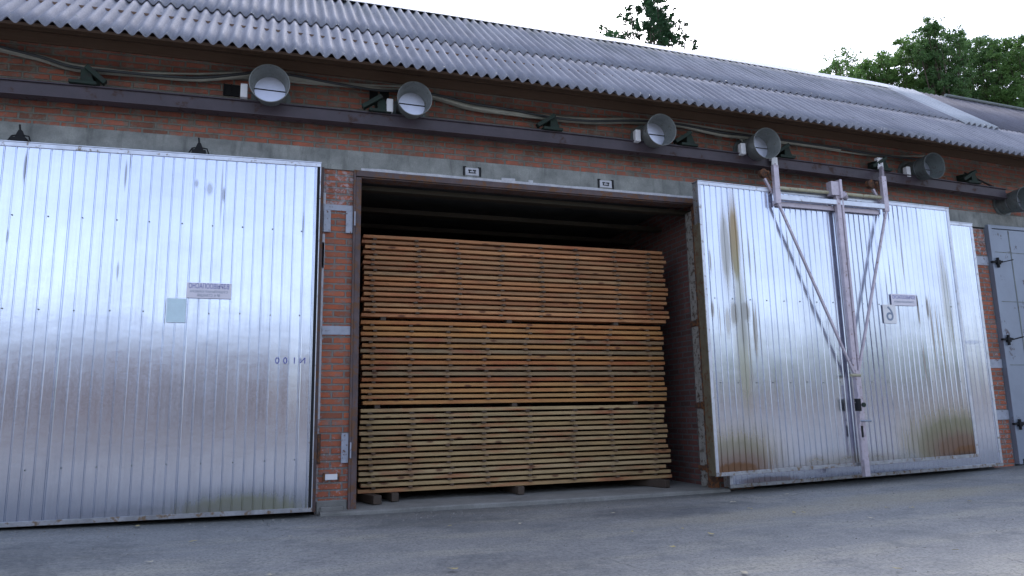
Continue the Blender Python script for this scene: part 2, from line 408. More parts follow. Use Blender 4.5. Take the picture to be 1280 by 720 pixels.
def text_obj(txt, h, mat, name, parent, origin, width=None, mirror=True, y_off=0.0, rotx=math.pi / 2):
    cu = bpy.data.curves.new('t', 'FONT'); cu.body = txt; cu.size = h; cu.align_x = 'CENTER'; cu.align_y = 'CENTER'; cu.extrude = .0008
    to = bpy.data.objects.new('t', cu); COL.objects.link(to)
    dg = bpy.context.evaluated_depsgraph_get(); dg.update()
    me = bpy.data.meshes.new_from_object(to.evaluated_get(dg)); bpy.data.objects.remove(to)
    xs = [v.co.x for v in me.vertices] or [0]
    w = max(xs) - min(xs); k = (width / w) if (width and w > 0) else 1.0
    off = Vector(parent['_loc'])
    for v in me.vertices:
        x, y, z = v.co; x *= k
        v.co = Vector(origin) - off + Vector((-x if mirror else x, -z, y))
    if mirror: me.flip_normals()
    me.materials.clear(); me.materials.append(mat)
    o = bpy.data.objects.new(name, me); COL.objects.link(o); o.parent = parent; o['_loc'] = tuple(off)
    return o

# ------------------------------------------------------------------ world, light
w = bpy.data.worlds.new('World'); sc.world = w; w.use_nodes = True
nt = w.node_tree; nt.nodes.clear(); n = N(nt)
sky = n.add('ShaderNodeTexSky', sky_type='NISHITA', sun_disc=False)
SUN_EL, SUN_AZ = math.radians(46), math.radians(25)     # azimuth clockwise from +y
sky.sun_elevation = SUN_EL; sky.sun_rotation = SUN_AZ
sky.air_density = 1.0; sky.dust_density = 3.0; sky.ozone_density = 1.5
hs = n.add('ShaderNodeHueSaturation', {'Saturation': .56, 'Value': 1.0, 'Color': sky.outputs[0]})
tc = n.add('ShaderNodeTexCoord').outputs['Generated']
cl = n.noise(n.scale(tc, (1, 1, 2.2)), 2.6, 6, .6, .5)
cc = n.mix(n.ramp(cl, [(.35, 0), (.65, 1)]), (1.0, 1.04, 1.20), (1.28, 1.28, 1.36))
sk = n.mix(1.0, hs.outputs[0], cc, 'MULTIPLY')
bg = n.add('ShaderNodeBackground', {'Color': sk, 'Strength': .15}); wo = n.add('ShaderNodeOutputWorld'); n.link(bg.outputs[0], wo.inputs[0])
sun = bpy.data.lights.new('sun', 'SUN'); sun.energy = .55; sun.angle = math.radians(25); sun.color = (1, .97, .93)
so = bpy.data.objects.new('sun', sun); COL.objects.link(so)
sd = Vector((math.sin(SUN_AZ) * math.cos(SUN_EL), math.cos(SUN_AZ) * math.cos(SUN_EL), math.sin(SUN_EL)))
so.rotation_euler = sd.to_track_quat('Z', 'Y').to_euler(); so.location = (0, -10, 20)
sc.view_settings.view_transform = 'Standard'; sc.view_settings.look = 'None'; sc.view_settings.gamma = 1.0
sc.view_settings.use_curve_mapping = False
sc.view_settings.exposure = 1.1

# ------------------------------------------------------------------ ground
xs = frange(-12, 22, .5); xs = [-400, -150, -60, -30] + xs + [30, 60, 150, 400]
ys = [-400, -150, -60, -30, -20, -12, -9, -6, -4, -3, -2, -1.2, -.6, -.12, .5, 2, 6, 20, 60, 200, 400]
g = MB()
for y in ys:
    for x in xs:
        z = gz(x) + .012 * mnoise.noise(Vector((x * .5, y * .8, 3))) * (1 if -12 < y < -.4 else 0)
        g.v.append(Vector((x, y, z)))
for j in range(len(ys) - 1):
    for i in range(len(xs) - 1):
        a = j * len(xs) + i; g.face(a, a + 1, a + 1 + len(xs), a + len(xs))
go = g.build('ground', M['ground'], smooth=True); tag(go, kind='structure')

# ------------------------------------------------------------------ the building
B = thing('kiln_building', (0, 0, 0), 'long red brick timber drying building with corrugated grey roof', 'building')
X0, X1 = -9.0, 34.0
def sub_box(mb, *a): return mb.box(*a)
w = MB(); xsw = frange(X0, X1, 1.0)
w.sweep_x([(0, 4.135), (.38, 4.135), (.38, 5.45), (0, 5.45)], xsw, lambda x: bow(x, .0013))
w.build('upper_wall', M['brick'], B)
p = MB()
p.box(.50, .87, 0, .38, -.1, 3.887)
p.build('brick_pillar', M['brick_pillar'], B)
p = MB(); p.box(10.38, 10.80, 0, .38, -.1, 3.80); p.build('brick_pillar', M['brick_pillar'], B)
p = MB(); p.box(5.56, 6.1, 0, .38, -.1, 3.887); p.build('brick_pillar', M['brick'], B)
for a_ in ((X0, -4.15, 3.70), (15.4, X1, 3.62)):
    p = MB(); p.box(a_[0], a_[1], 0, .38, -.2, a_[2]); p.build('lower_wall', M['brick'], B)
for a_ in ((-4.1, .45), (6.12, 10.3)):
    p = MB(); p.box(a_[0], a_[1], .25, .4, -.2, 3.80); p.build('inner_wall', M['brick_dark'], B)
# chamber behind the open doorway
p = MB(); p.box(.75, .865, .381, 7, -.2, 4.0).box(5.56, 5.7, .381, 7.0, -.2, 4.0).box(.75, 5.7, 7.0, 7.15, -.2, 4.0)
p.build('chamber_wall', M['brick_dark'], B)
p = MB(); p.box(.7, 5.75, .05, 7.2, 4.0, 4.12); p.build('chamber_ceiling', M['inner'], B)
for (yy, zz, h, tpe) in ((.24, 3.74, .055, 0), (1.05, 3.70, .06, 0), (1.9, 3.70, .06, 0), (2.8, 3.7, .06, 0), (3.7, 3.7, .06, 0)):
    j = MB(); xa = .87; xb = 5.55
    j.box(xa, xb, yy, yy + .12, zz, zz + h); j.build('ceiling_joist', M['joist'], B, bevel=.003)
# lintel
l = MB(); l.sweep_x([(-.02, 3.888), (.38, 3.888), (.38, 4.134), (-.02, 4.134)], xsw, lambda x: bow(x, .0011)); lint = l.build('lintel', M['lintel'], B)
l = MB()
xx = frange(.93, 5.50, .06)
for a, b_ in zip(xx[:-1], xx[1:]):
    h = .034 + .012 * mnoise.noise(Vector((a * 3, 0, 0))) + (.03 if (2.62 < a < 2.82 or 3.0 < a < 3.09) else 0)
    l.box(a, b_, -.026, -.018, 3.888, 3.888 + h)
l.build('whitewash_strip', M['whitewash'], B)
# painted marks on the lintel
for (u0, u1, v0, v1) in ((580, 600, 208, 221), (747, 767, 223, 237)):
    c = at((u0 + u1) / 2, (v0 + v1) / 2, -.021); q = MB()
    q.box(c.x - .085, c.x + .085, -.028, -.021, c.z - .05, c.z + .045); mk = q.build('embedded_plate', M['whitewash'], B)
    q = MB()
    for sx in (-1, 1):
        q.box(c.x + sx * .105 - .01, c.x + sx * .105 + .01, -.031, -.021, c.z - .06, c.z + .06)
        q.box(c.x + sx * .09 - .014, c.x + sx * .09 + .014, -.0315, -.0285, c.z + .045, c.z + .06)
        q.box(c.x + sx * .028 - .022, c.x + sx * .028 + .022, -.031, -.0285, c.z + .005, c.z + .02)
        q.box(c.x + sx * .035 - .006, c.x + sx * .035 + .006, -.0312, -.0285, c.z - .012, c.z + .004)
    q.box(c.x - .045, c.x + .045, -.031, -.0285, c.z - .025, c.z - .013)
    q.build('bracket_mark', M['black'], mk)
# steel door frames
f = MB()
f.box(.845, .871, -.05, .10, .0, 3.886).box(.872, .935, -.045, -.03, .0, 3.80).box(.92, .935, -.03, .16, .0, 3.80)
f.build('door_jamb', M['frame'], B, bevel=.003)
f = MB(); f.box(.873, 5.55, -.042, -.022, 3.815, 3.886).box(.936, 5.439, -.021, .16, 3.80, 3.813)
f.build('door_head', M['frame'], B, bevel=.002)
f = MB(); f.box(.455, .505, -.05, -.005, .02, 3.886); f.build('door_jamb', M['frame'], B, bevel=.003)
# right reveal: flaking grey strip, dark steel edge, hinge lugs
f = MB()
for (za, zb) in ((.03, .50), (.50, 1.04), (1.12, 2.14), (2.22, 3.74)):
    f.box(5.455, 5.559, .06, .235, za, zb)
f.build('reveal_strip', M['strip_paint'], B, bevel=.004)
f = MB(); f.box(5.44, 5.558, -.03, .055, .0, 3.80); f.build('door_jamb', M['rusty'], B, bevel=.003)
for zc in (.27, 1.08, 2.18):
    f = MB(); f.box(5.435, 5.56, .02, .25, zc - .03, zc + .03).box(5.415, 5.45, .0, .06, zc - .05, zc + .05); f.build('reveal_lug', M['rusty'], B, bevel=.003)
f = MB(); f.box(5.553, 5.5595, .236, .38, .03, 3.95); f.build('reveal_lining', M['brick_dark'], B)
# floor slab of the chamber, its lip seen as a step over the yard
s = MB()
xx = frange(.55, 5.62, .25)
n0 = len(xx)
for x in xx:
    e = .02 * mnoise.noise(Vector((x * 1.3, 1, 0))); zz = .028 + .004 * mnoise.noise(Vector((x * 2, 5, 0)))
    s.v += [Vector((x, -.17 + e, -.15)), Vector((x, -.17 + e, zz - .022)), Vector((x, -.15 + e, zz - .008)), Vector((x, 0, zz)), Vector((x, 7, zz + .01)), Vector((x, 7, -.15))]
for i in range(n0 - 1):
    for j in range(6):
        j2 = (j + 1) % 6; s.face(i * 6 + j, i * 6 + j2, (i + 1) * 6 + j2, (i + 1) * 6 + j)
s.face(*range(6)); s.face(*[(n0 - 1) * 6 + j for j in range(5, -1, -1)])
s.build('threshold', M['slab'], B)
# pillar plates
def plate(px0, px1, pz0, pz1, t=.012, mat='plate', y=-.001, nm='steel_plate', bev=.002):
    q = MB(); q.box(px0, px1, y - t, y, pz0, pz1); return q.build(nm, M[mat], B, bevel=bev)
q = MB(); q.box(.51, .842, -.035, .0, -.02, .13).box(.55, .80, -.055, -.0355, -.02, .07); q.build('footing_patch', M['slab'], B, bevel=.012)
plate(.515, .843, 3.385, 3.455); plate(.515, .595, 3.12, 3.38, .03); plate(.765, .842, 3.12, 3.38, .03)
for z_ in (3.20, .57):
    q = MB(); q.box(.855, .869, -.085, -.0505, z_, z_ + .17); q.build('hinge_lug', M['plate'], B, bevel=.002)
plate(.525, .842, 1.935, 2.035, .01)
plate(.765, .842, .52, .84, .03); plate(.51, .545, .52, .84, .03, 'rusty')
plate(.60, .73, .345, .405, .03, 'white'); plate(.575, .60, .33, .42, .02, 'rusty'); plate(.73, .755, .33, .42, .02, 'rusty')
q = MB()
for (a, b_) in ((3.39, 3.13), (2.9, 2.7)):
    q.box(.507, .535, -.004, -.0005, b_, a + .2)
q.box(.507, .53, -.004, -.0005, 1.0, 3.0)
# bow
q.build('whitewash_edge', M['whitewash'], B)
# planks closing the wall head and the eaves boarding
for k in range(4):
    z0 = 5.06 + k * .125
    q = MB(); q.sweep_x([(-.03 - .03 * (k % 2), z0), (-.002, z0), (-.002, z0 + .117 - .02 * (k % 2)), (-.03 - .03 * (k % 2), z0 + .117 - .02 * (k % 2))], xsw, lambda x: bow(x, .0018)); q.build('wall_plank', M['fascia'], B)
TH = math.radians(41); CT, ST = math.cos(TH), math.sin(TH)
EY, EZ, RL = -.75, 4.935, 3.38
def roof_pt(x, s, h):
    """point s metres up the slope from the eave, h above the roof plane"""
    zb = EZ + bow(x) * (1 - s / RL) + bow(x, .0011) * (s / RL)
    return Vector((x, EY + s * CT - h * ST, zb + s * ST + h * CT))
for k in range(5):
    s0 = .12 + k * .22
    q = MB(); xs2 = frange(X0, X1, 1.0)
    i = len(q.v)
    for x in xs2:
        q.v += [roof_pt(x, s0, -.075), roof_pt(x, s0 + .15, -.075), roof_pt(x, s0 + .15, -.045), roof_pt(x, s0, -.045)]
    for a in range(len(xs2) - 1):
        for j in range(4):
            j2 = (j + 1) % 4; q.face(a * 4 + j, a * 4 + j2, (a + 1) * 4 + j2, (a + 1) * 4 + j)
    q.face(0, 1, 2, 3); e_ = (len(xs2) - 1) * 4; q.face(e_ + 3, e_ + 2, e_ + 1, e_)
    q.build('eaves_board', M['fascia'], B)
# corrugated roof
PIT = .127; AMP = .027
def corr(x): return AMP * math.cos(2 * math.pi * x / PIT)
def sheet_mesh(xa, xb, s0, s1, h0, h1, mb=None, jag=.012, rows=4, seed=0):
    mb = mb or MB(); st = PIT / 10; xs_ = frange(xa, xb, st); n1 = len(xs_); i = len(mb.v)
    for x in xs_:
        sh = int(math.floor(x / (PIT * 8)))
        rj = random.Random(sh * 13 + seed); dj = rj.uniform(-jag, jag); dh = rj.uniform(0, .006)
        for r in range(rows + 1):
            t = r / rows; s_ = s0 + (s1 - s0) * t + dj * (1 - t)
            mb.v.append(roof_pt(x, s_, corr(x) + h0 + (h1 - h0) * t + dh * (1 - t)))
    for a in range(n1 - 1):
        for r in range(rows): mb.face(i + a * (rows + 1) + r, i + (a + 1) * (rows + 1) + r, i + (a + 1) * (rows + 1) + r + 1, i + a * (rows + 1) + r + 1)
    return mb
def roof_obj(name, mb, mat, th=.007):
    me = bpy.data.meshes.new(name); me.from_pydata([tuple(v) for v in mb.v], [], mb.f); me.materials.append(mat)
    for pl in me.polygons: pl.use_smooth = True
    o = bpy.data.objects.new(name, me); COL.objects.link(o); o.parent = B; o['_loc'] = (0, 0, 0)
    md = o.modifiers.new('thickness', 'SOLIDIFY'); md.thickness = th; md.offset = -1
    return o
SEAM = 1.40
XR = 11.05
roof = roof_obj('roof', sheet_mesh(X0, 12.4, 0, SEAM + .15, 0, 0), M['slate'])
roof_obj('roof', sheet_mesh(12.4, X1, 0, SEAM + .15, 0, 0, rows=2), M['slate_old'])
r2 = roof_obj('roof', sheet_mesh(X0, XR, SEAM, RL + .02, .020, .004, seed=5), M['slate'])
roof_obj('roof', sheet_mesh(XR, X1, SEAM, RL + .02, .012, .0, seed=5, rows=2), M['slate_old'])
fl = roof_obj('roof_patch', sheet_mesh(XR - .1, XR + PIT * 5.4, SEAM - .10, RL + .01, .042, .026, seed=9, jag=0), M['slate_new'])
# ridge
q = MB(); xs_ = frange(X0, XR + .3, .6)
for x in xs_:
    w1 = .012 * mnoise.noise(Vector((x, 9, 0)))
    q.v += [roof_pt(x, RL - .17, .037 + w1), roof_pt(x, RL + .03, .055 + w1) + Vector((0, 0, .0)), roof_pt(x, RL + .05, .055 + w1) + Vector((0, .25, -.14)), roof_pt(x, RL + .03, .048 + w1), roof_pt(x, RL - .17, .030 + w1)]
k5 = 5
for a in range(len(xs_) - 1):
    for j in range(5):
        j2 = (j + 1) % 5; q.face(a * 5 + j, a * 5 + j2, (a + 1) * 5 + j2, (a + 1) * 5 + j)
rc = q.build('ridge_cap', M['white'], roof, label='galvanised ridge capping, its sky reflection painted white')  # plain white paint stands in for sky reflected by the galvanised cap
q = MB(); q.tube([roof_pt(x, RL + .02, .04) for x in frange(XR + 1.5, X1, .8)], .035, 8); q.build('ridge_cap', M['galv_dark'], roof)
# rear slope and gables, so the building is closed
q = MB(); rp = [roof_pt(x, RL, -.01) for x in frange(X0, X1, 2.0)]
for a, b_ in zip(rp[:-1], rp[1:]):
    q.hexa([a, b_, b_ + Vector((0, 6.5, -4.2)), a + Vector((0, 6.5, -4.2)), a + Vector((0, 0, .02)), b_ + Vector((0, 0, .02)), b_ + Vector((0, 6.5, -4.18)), a + Vector((0, 6.5, -4.18))])
q.build('rear_roof', M['slate_old'], B)
for xg in (X0 + .05, X1 - .3):
    q = MB(); q.box(xg, xg + .25, .39, 7.6, -.2, 3.0)
    q.hexa([(xg, .39, 3.0), (xg + .25, .39, 3.0), (xg + .25, 7.6, 3.0), (xg, 7.6, 3.0), (xg, 1.6, 6.2), (xg + .25, 1.6, 6.2), (xg + .25, 2.2, 6.1), (xg, 2.2, 6.1)]); q.build('gable_wall', M['brick'], B)
q = MB(); q.box(X0, X1, 7.6, 7.9, -.2, 2.6); q.build('rear_wall', M['brick'], B)
# black plates on the brick standing in for the shade inside ventilation holes
for (u0, v0, u1, v1) in ((281, 105, 288, 119), (290, 106, 300, 120), (463, 114, 472, 131), (476, 114, 486, 131)):
    a = at(u0, v0, -.003); c = at(u1, v1, -.003); q = MB(); q.box(a.x, c.x, -.006, -.001, c.z, a.z)
    q.box(a.x - .012, a.x, -.02, -.001, c.z, a.z).box(a.x - .012, c.x, -.02, -.001, c.z - .012, c.z)
    q.build('vent_hole_shade', M['black'], B)
# far grey hinged door
d = MB(); d.box(10.90, 15.2, -.05, .06, .19, 3.80); far = d.build('door', M['bluegrey'], B, label='flat blue grey hinged steel door', bevel=.004)
q = MB(); q.box(10.81, 10.885, -.075, .02, .12, 3.86).box(10.885, 15.3, -.07, .02, 3.805, 3.86); q.build('door_frame', M['bluegrey'], far, bevel=.003)
q = MB()
for zc in (3.42, 2.62, 1.62): q.box(10.905, 15.2, -.0525, -.0505, zc - .006, zc + .006)
q.build('seam', M['galv_dark'], far)
q = MB(); q.box(11.25, 11.27, -.054, -.0505, .2, 3.79); q.build('seam', M['galv_dark'], far)
for (u, v) in ((1238, 327), (1249, 424), (1266, 530)):
    c = at(u, v, -.09); q = MB(); q.tube([(10.895, -.095, c.z - .09), (10.895, -.095, c.z + .07)], .022, 8)
    q.bar((10.78, -.082, c.z), (11.0, -.075, c.z + .01), .03, .05).bar((10.88, -.11, c.z - .02), (11.16, -.14, c.z + .04), .016, .03)
    q.box(10.86, 10.93, -.12, -.06, c.z - .04, c.z + .03)
    q.build('hinge', M['black'], far, bevel=.002)
for (v0, v1) in ((321, 332), (449, 460), (513, 525)):
    za = at(1238, v0, -.01).z; zb = at(1238, v1, -.01).z; plate(10.45, 10.80, zb, za, .012)

# ------------------------------------------------------------------ rail with its brackets
RT = thing('door_rail', (1, -.25, 4.4), 'long purple brown steel rail carried on brackets above all the doors', 'rail')
xr = frange(X0, 11.08, .8)
zf = lambda x: bow(x, .0022, 3.4)
q = MB()
prof = [(-.262, 4.392), (-.12, 4.392), (-.12, 4.404), (-.225, 4.404), (-.225, 4.538), (-.12, 4.538), (-.12, 4.55), (-.262, 4.55), (-.262, 4.538), (-.238, 4.535), (-.238, 4.407), (-.262, 4.404)]
q.sweep_x(prof, xr, zf); q.build('beam', M['rail'], RT)
for i, bx in enumerate((-1.97, 1.11, 3.29, 5.27, 6.86, 8.60, 10.38, -4.2, -6.4)):
    z = 4.552 + zf(bx); q = MB()
    q.box(bx - .13, bx + .13, -.30, -.002, z, z + .035)                       # shoe
    q.hexa([(bx - .03, -.27, z + .036), (bx + .10, -.27, z + .036), (bx + .10, -.002, z + .036), (bx - .03, -.002, z + .036), (bx - .03, -.27, z + .17), (bx + .05, -.27, z + .17), (bx + .10, -.002, z + .21), (bx - .03, -.002, z + .21)])
    s_ = -1 if i not in (0,) else 1
    q.bar((bx + .02, -.285, z + .19), (bx + s_ * .2, -.24, z + .05), .05, .10)
    q.build('bracket', M['green'], RT, bevel=.003)
q = MB(); q.bar((10.42, -.10, 4.68), (11.02, -.13, 4.46), .018, .018); q.build('brace_rod', M['black'], RT)

# ------------------------------------------------------------------ sliding doors
def ribbed_door(name, label, x0, x1, zb0, zb1, zt0, zt1, yf, th, rib, rib_w, stains, edge='edge', rib_h=.011, holes=(), groove=.0055, root=None, both=True, bottom='edge'):
    """front sheet of narrow standing ribs in an angle frame"""
    T = thing(name, ((x0 + x1) / 2, yf + th, zb0), label, 'sliding door')
    def zt(x): return zt0 + (zt1 - zt0) * (x - x0) / (x1 - x0)
    def zb(x): return zb0 + (zb1 - zb0) * (x - x0) / (x1 - x0)
    fe = .045
    # core
    c = MB(); c.hexa([(x0 + .004, yf + .018, zb(x0) + .01), (x1 - .004, yf + .018, zb(x1) + .01), (x1 - .004, yf + th, zb(x1) + .01), (x0 + .004, yf + th, zb(x0) + .01),
        (x0 + .004, yf + .018, zt(x0) - .01), (x1 - .004, yf + .018, zt(x1) - .01), (x1 - .004, yf + th, zt(x1) - .01), (x0 + .004, yf + th, zt(x0) - .01)])
    c.build('core', M['edge_worn'], T)
    # ribbed sheet
    s = MB(); prof = []; x = x0 + fe * .5
    rr = random.Random(int(abs(x0) * 100))
    k = 0
    while x < x1 - fe * .5 - rib:
        tilt = rr.uniform(-.0012, .0012)
        prof += [(x, 0 + tilt), (x + rib - rib_w - .0035, 0 - tilt), (x + rib - rib_w - .0018, -groove), (x + rib - rib_w, 0 - tilt), (x + rib - rib_w * .68, rib_h), (x + rib - rib_w * .32, rib_h)]
        x += rib; k += 1
        if k % 11 == 10: prof += [(x, .0), (x + .006, .004), (x + .012, 0)]; x += .014
    prof.append((x, 0)); prof.append((x1 - fe * .5, 0))
    zs = 14
    for (px, ph) in prof:
        for r in range(zs + 1):
            t = r / zs; z = zb(px) + .02 + (zt(px) - zb(px) - .04) * t
            dy = .0008 * mnoise.noise(Vector((px * 1.1, z * .9, x0)))
            s.v.append(Vector((px, yf + .006 - ph + dy, z)))
    for a in range(len(prof) - 1):
        for r in range(zs): s.face(a * (zs + 1) + r, (a + 1) * (zs + 1) + r, (a + 1) * (zs + 1) + r + 1, a * (zs + 1) + r + 1)
    me = bpy.data.meshes.new('ribbed_sheet'); off = Vector(T['_loc']); me.from_pydata([tuple(v - off) for v in s.v], [], s.f)
    me.materials.append(door_mat(name + '_metal', stains)); me.update()
    o = bpy.data.objects.new('ribbed_sheet', me); COL.objects.link(o); o.parent = T; o['_loc'] = tuple(off)
    # angle frame
    for nm, P in (('top_edge', ((x0, zt(x0) - fe, zt(x0)), (x1, zt(x1) - fe, zt(x1)))), ('bottom_edge', ((x0, zb(x0), zb(x0) + fe), (x1, zb(x1), zb(x1) + fe)))):
        (xa, za, zc), (xb, zd, ze) = P; q = MB()
        q.hexa([(xa, yf - .006, za), (xb, yf - .006, zd), (xb, yf + .03, zd), (xa, yf + .03, za), (xa, yf - .006, zc), (xb, yf - .006, ze), (xb, yf + .03, ze), (xa, yf + .03, zc)])
        if nm == 'top_edge': q.hexa([(xa - .004, yf - .012, zc), (xb + .004, yf - .012, ze), (xb + .004, yf + th + .01, ze), (xa - .004, yf + th + .01, zc), (xa - .004, yf - .012, zc + .012), (xb + .004, yf - .012, ze + .012), (xb + .004, yf + th + .01, ze + .012), (xa - .004, yf + th + .01, zc + .012)])
        q.build(nm, M[edge] if nm == 'top_edge' else M[bottom], T, bevel=.002)
    for xa in (x0, x1 - fe):
        q = MB(); q.hexa([(xa, yf - .004, zb(xa) + fe), (xa + fe, yf - .004, zb(xa + fe) + fe), (xa + fe, yf + .032, zb(xa + fe) + fe), (xa, yf + .032, zb(xa) + fe),
            (xa, yf - .004, zt(xa) - fe), (xa + fe, yf - .004, zt(xa + fe) - fe), (xa + fe, yf + .032, zt(xa + fe) - fe), (xa, yf + .032, zt(xa) - fe)])
        q.build('side_edge', M[edge], T, bevel=.002)
    # screws in rows
    q = MB()
    for zc in holes:
        x = x0 + .15
        while x < x1 - .1:
            xx_ = x + rr.uniform(-.01, .01)
            q.lathe((xx_, yf + .001, zc + rr.uniform(-.006, .006)), (0, -1, 0), [(0, .0), (0.0001, .008), (.004, .007), (.005, .0001)], 8); x += rib * 3
    if holes: q.build('screw_row', M['galv_dark'], T)
    return T, o
RUST = (.17, .080, .032); MOLD = (.17, .17, .07); DIRT = (.13, .12, .11); OCH = (.42, .30, .14); LICH = (.36, .40, .24)
stL = []
for (u, v0, v1, wd, stg) in ((31, 187, 232, .022, .75), (157, 200, 238, .018, .7), (147, 325, 352, .02, .6), (277, 200, 285, .016, .55), (9, 285, 305, .018, .5), (379, 262, 300, .012, .7), (163, 187, 215, .01, .5)):
    a = at(u, v0, -.2); c = at(u, v1, -.2); stL.append(((a.x + c.x) / 2, (a.z + c.z) / 2, wd * .9, (a.z - c.z) / 1.5, stg, (.2, .22, .27), True))
c = at(262, 236, -.2); stL += [(c.x, c.z, .05, .10, .5, (.3, .33, .36), True), (c.x + .14, c.z - .05, .03, .12, .6, (.2, .22, .26), True), (c.x - .13, c.z + .05, .03, .07, .5, (.25, .28, .3), True)]
c = at(300, 640, -.2); stL.append((c.x, .08, 1.3, .34, .8, MOLD, True))
c = at(180, 645, -.2); stL.append((c.x, .1, 1.4, .16, .45, DIRT, True))
T1, sh1 = ribbed_door('kiln_door', 'wide closed ribbed metal door with a written plate and blue sheet, left of the brick pillar', -4.2, .462, .075, .042, 3.79, 3.875, -.20, .14, .103, .015, stL, holes=(3.07, 2.12, .58), bottom='edge_worn', rib_h=.007, groove=.003)
q = MB(); q.box(.42, .452, -.205, -.06, .06, 3.85); q.build('rubber_seal', M['black'], T1)
# hooks over the door
for (u, v) in ((25, 172), (249, 187)):
    c = at(u, v, -.14); q = MB(); cz = 3.895 if u > 100 else 3.86
    q.box(c.x - .07, c.x + .07, -.20, -.08, cz - .03, cz + .02)
    q.tube([(c.x, -.14, cz), (c.x, -.14, cz + .08), (c.x - .01, -.15, cz + .17)], .010, 8)
    q.tube([(c.x - .10, -.15, cz - .01), (c.x - .07, -.15, cz + .045), (c.x, -.15, cz + .06), (c.x + .08, -.15, cz + .05), (c.x + .10, -.15, cz - .01)], .008, 8)
    q.hexa([(c.x - .05, -.16, cz + .02), (c.x + .05, -.16, cz + .02), (c.x + .05, -.12, cz + .02), (c.x - .05, -.12, cz + .02), (c.x - .015, -.16, cz + .11), (c.x + .015, -.16, cz + .11), (c.x + .015, -.12, cz + .11), (c.x - .015, -.12, cz + .11)])
    q.build('hook', M['black'], T1, bevel=.002)
# plates and writing (the photograph is mirrored, so the writing is too)
def sign(T, u0, u1, v0, v1, y, mat, nm, lab=None):
    a = at(u0, (v0 + v1) / 2, y); c = at(u1, (v0 + v1) / 2, y); t = at((u0 + u1) / 2, v0, y); b_ = at((u0 + u1) / 2, v1, y)
    q = MB(); q.box(a.x, c.x, y - .003, y, b_.z, t.z); return q.build(nm, M[mat], T, label=lab), (a.x + c.x) / 2, (t.z + b_.z) / 2, c.x - a.x, t.z - b_.z
s1, cx, cz, ww, hh = sign(T1, 233, 289, 354, 373, -.211, 'sign', 'sign_plate', 'pale plate with three lines of faded blue writing')
text_obj('ВЗРЫВООПАСНО', .075, M['ink'], 'lettering', s1, (cx, -.2145, cz + .045), ww * .9)
text_obj('СУШИЛЬНАЯ КАМЕРА', .035, M['ink_pale'], 'lettering', s1, (cx, -.2145, cz - .012), ww * .85)
text_obj('№ 4  СТАНЦИЯ', .040, M['ink_pale'], 'lettering', s1, (cx, -.2145, cz - .052), ww * .5)
sign(T1, 208, 232, 373, 403, -.209, 'paper', 'paper_sheet', 'pale blue sheet pasted on the door')
for (ch, u) in (('0', 346.5), ('0', 356.5), ('1', 368), ('N', 378)):
    c = at(u, 451.0, -.205); text_obj(ch, .095, M['ink'], 'lettering', T1, (c.x, -.2065, c.z))

stB = [(10.0, 1.95, .3, .05, .35, (.3, .36, .6), False), (8.0, .10, 2.6, .10, .6, DIRT, True), (6.2, .1, .9, .1, .8, RUST, True)]
T2, sh2 = ribbed_door('kiln_door', 'rear ribbed metal door showing only its right and bottom edges behind the hanging door', 5.60, 10.31, .03, .125, 3.86, 3.80, -.20, .14, .088, .018, stB, edge='edge', bottom='edge_worn', rib_h=.006)

def atf(u, v): return at(u, v, -.52)
stF = []
c = atf(918, 300); stF.append((c.x, 3.15, .13, 1.0, .95, OCH, True))
stF.append((c.x - .14, 3.1, .13, .85, .7, (.30, .29, .20), True)); stF.append((c.x + .02, 2.0, .17, 1.7, .6, LICH, True))
c = atf(926, 392); stF += [(c.x - .08, c.z, .12, .30, .7, (.20, .18, .14), True), (c.x + .06, c.z + .03, .14, .26, .75, (.19, .17, .13), True), (c.x + .02, c.z - .2, .10, .42, .7, (.24, .22, .16), True), (c.x + .2, c.z - .25, .05, .5, .7, (.2, .18, .14), True), (c.x - .2, c.z - .1, .06, .3, .5, (.24, .22, .18), True)]
for (u, v0, v1, wd) in ((1166, 372, 455, .022), (1172, 380, 440, .014), (1179, 392, 470, .022), (1190, 375, 430, .02), (1156, 425, 480, .022), (1148, 370, 405, .02), (891, 375, 398, .03), (888, 310, 342, .022), (937, 290, 352, .014), (1160, 372, 398, .03), (1184, 330, 390, .014), (900, 380, 420, .012), (946, 380, 430, .012), (985, 290, 330, .008), (1128, 300, 350, .008)):
    a = atf(u, v0); c = atf(u, v1); stF.append(((a.x + c.x) / 2, (a.z + c.z) / 2, wd * 1.3, (a.z - c.z) / 1.3, .75, (.17, .16, .17), True))
a = atf(1178, 330); stF.append((a.x, 2.6, .14, 1.2, .4, LICH, True))
for xk in frange(6.7, 9.2, .5): stF.append((xk, .32, .35, .16, .5, DIRT, True))
stF += [(9.15, .48, 1.7, .85, .85, MOLD, True), (5.5, .35, 1.1, .7, .75, MOLD, True), (7.6, .25, 2.2, .3, .45, MOLD, True), (9.2, .42, 1.05, .42, .9, RUST, True), (9.3, .36, .7, .26, 1.0, RUST, True), (5.55, .30, .95, .40, .8, RUST, True), (5.5, .28, .7, .22, 1.0, RUST, True), (7.4, .26, 2.6, .12, .55, (.13, .09, .06), True), (9.3, .30, .8, .12, .8, (.06, .045, .035), True)]
T3, sh3 = ribbed_door('kiln_door', 'stained ribbed metal door hanging from the lifting carriage, rust along its lower corners', 5.195, 9.475, .215, .30, 3.965, 3.905, -.52, .13, .088, .018, stF, edge='edge', bottom='edge_worn', holes=(2.42, 1.35))
q = MB(); q.box(5.183, 5.194, -.525, -.38, .22, 3.4); q.build('side_trim', M['trim'], T3, label='yellowed rusty left side trim')
s3, cx, cz, ww, hh = sign(T3, 1114, 1145, 368, 382, -.531, 'sign', 'sign_plate', 'small lilac plate with faded blue writing')
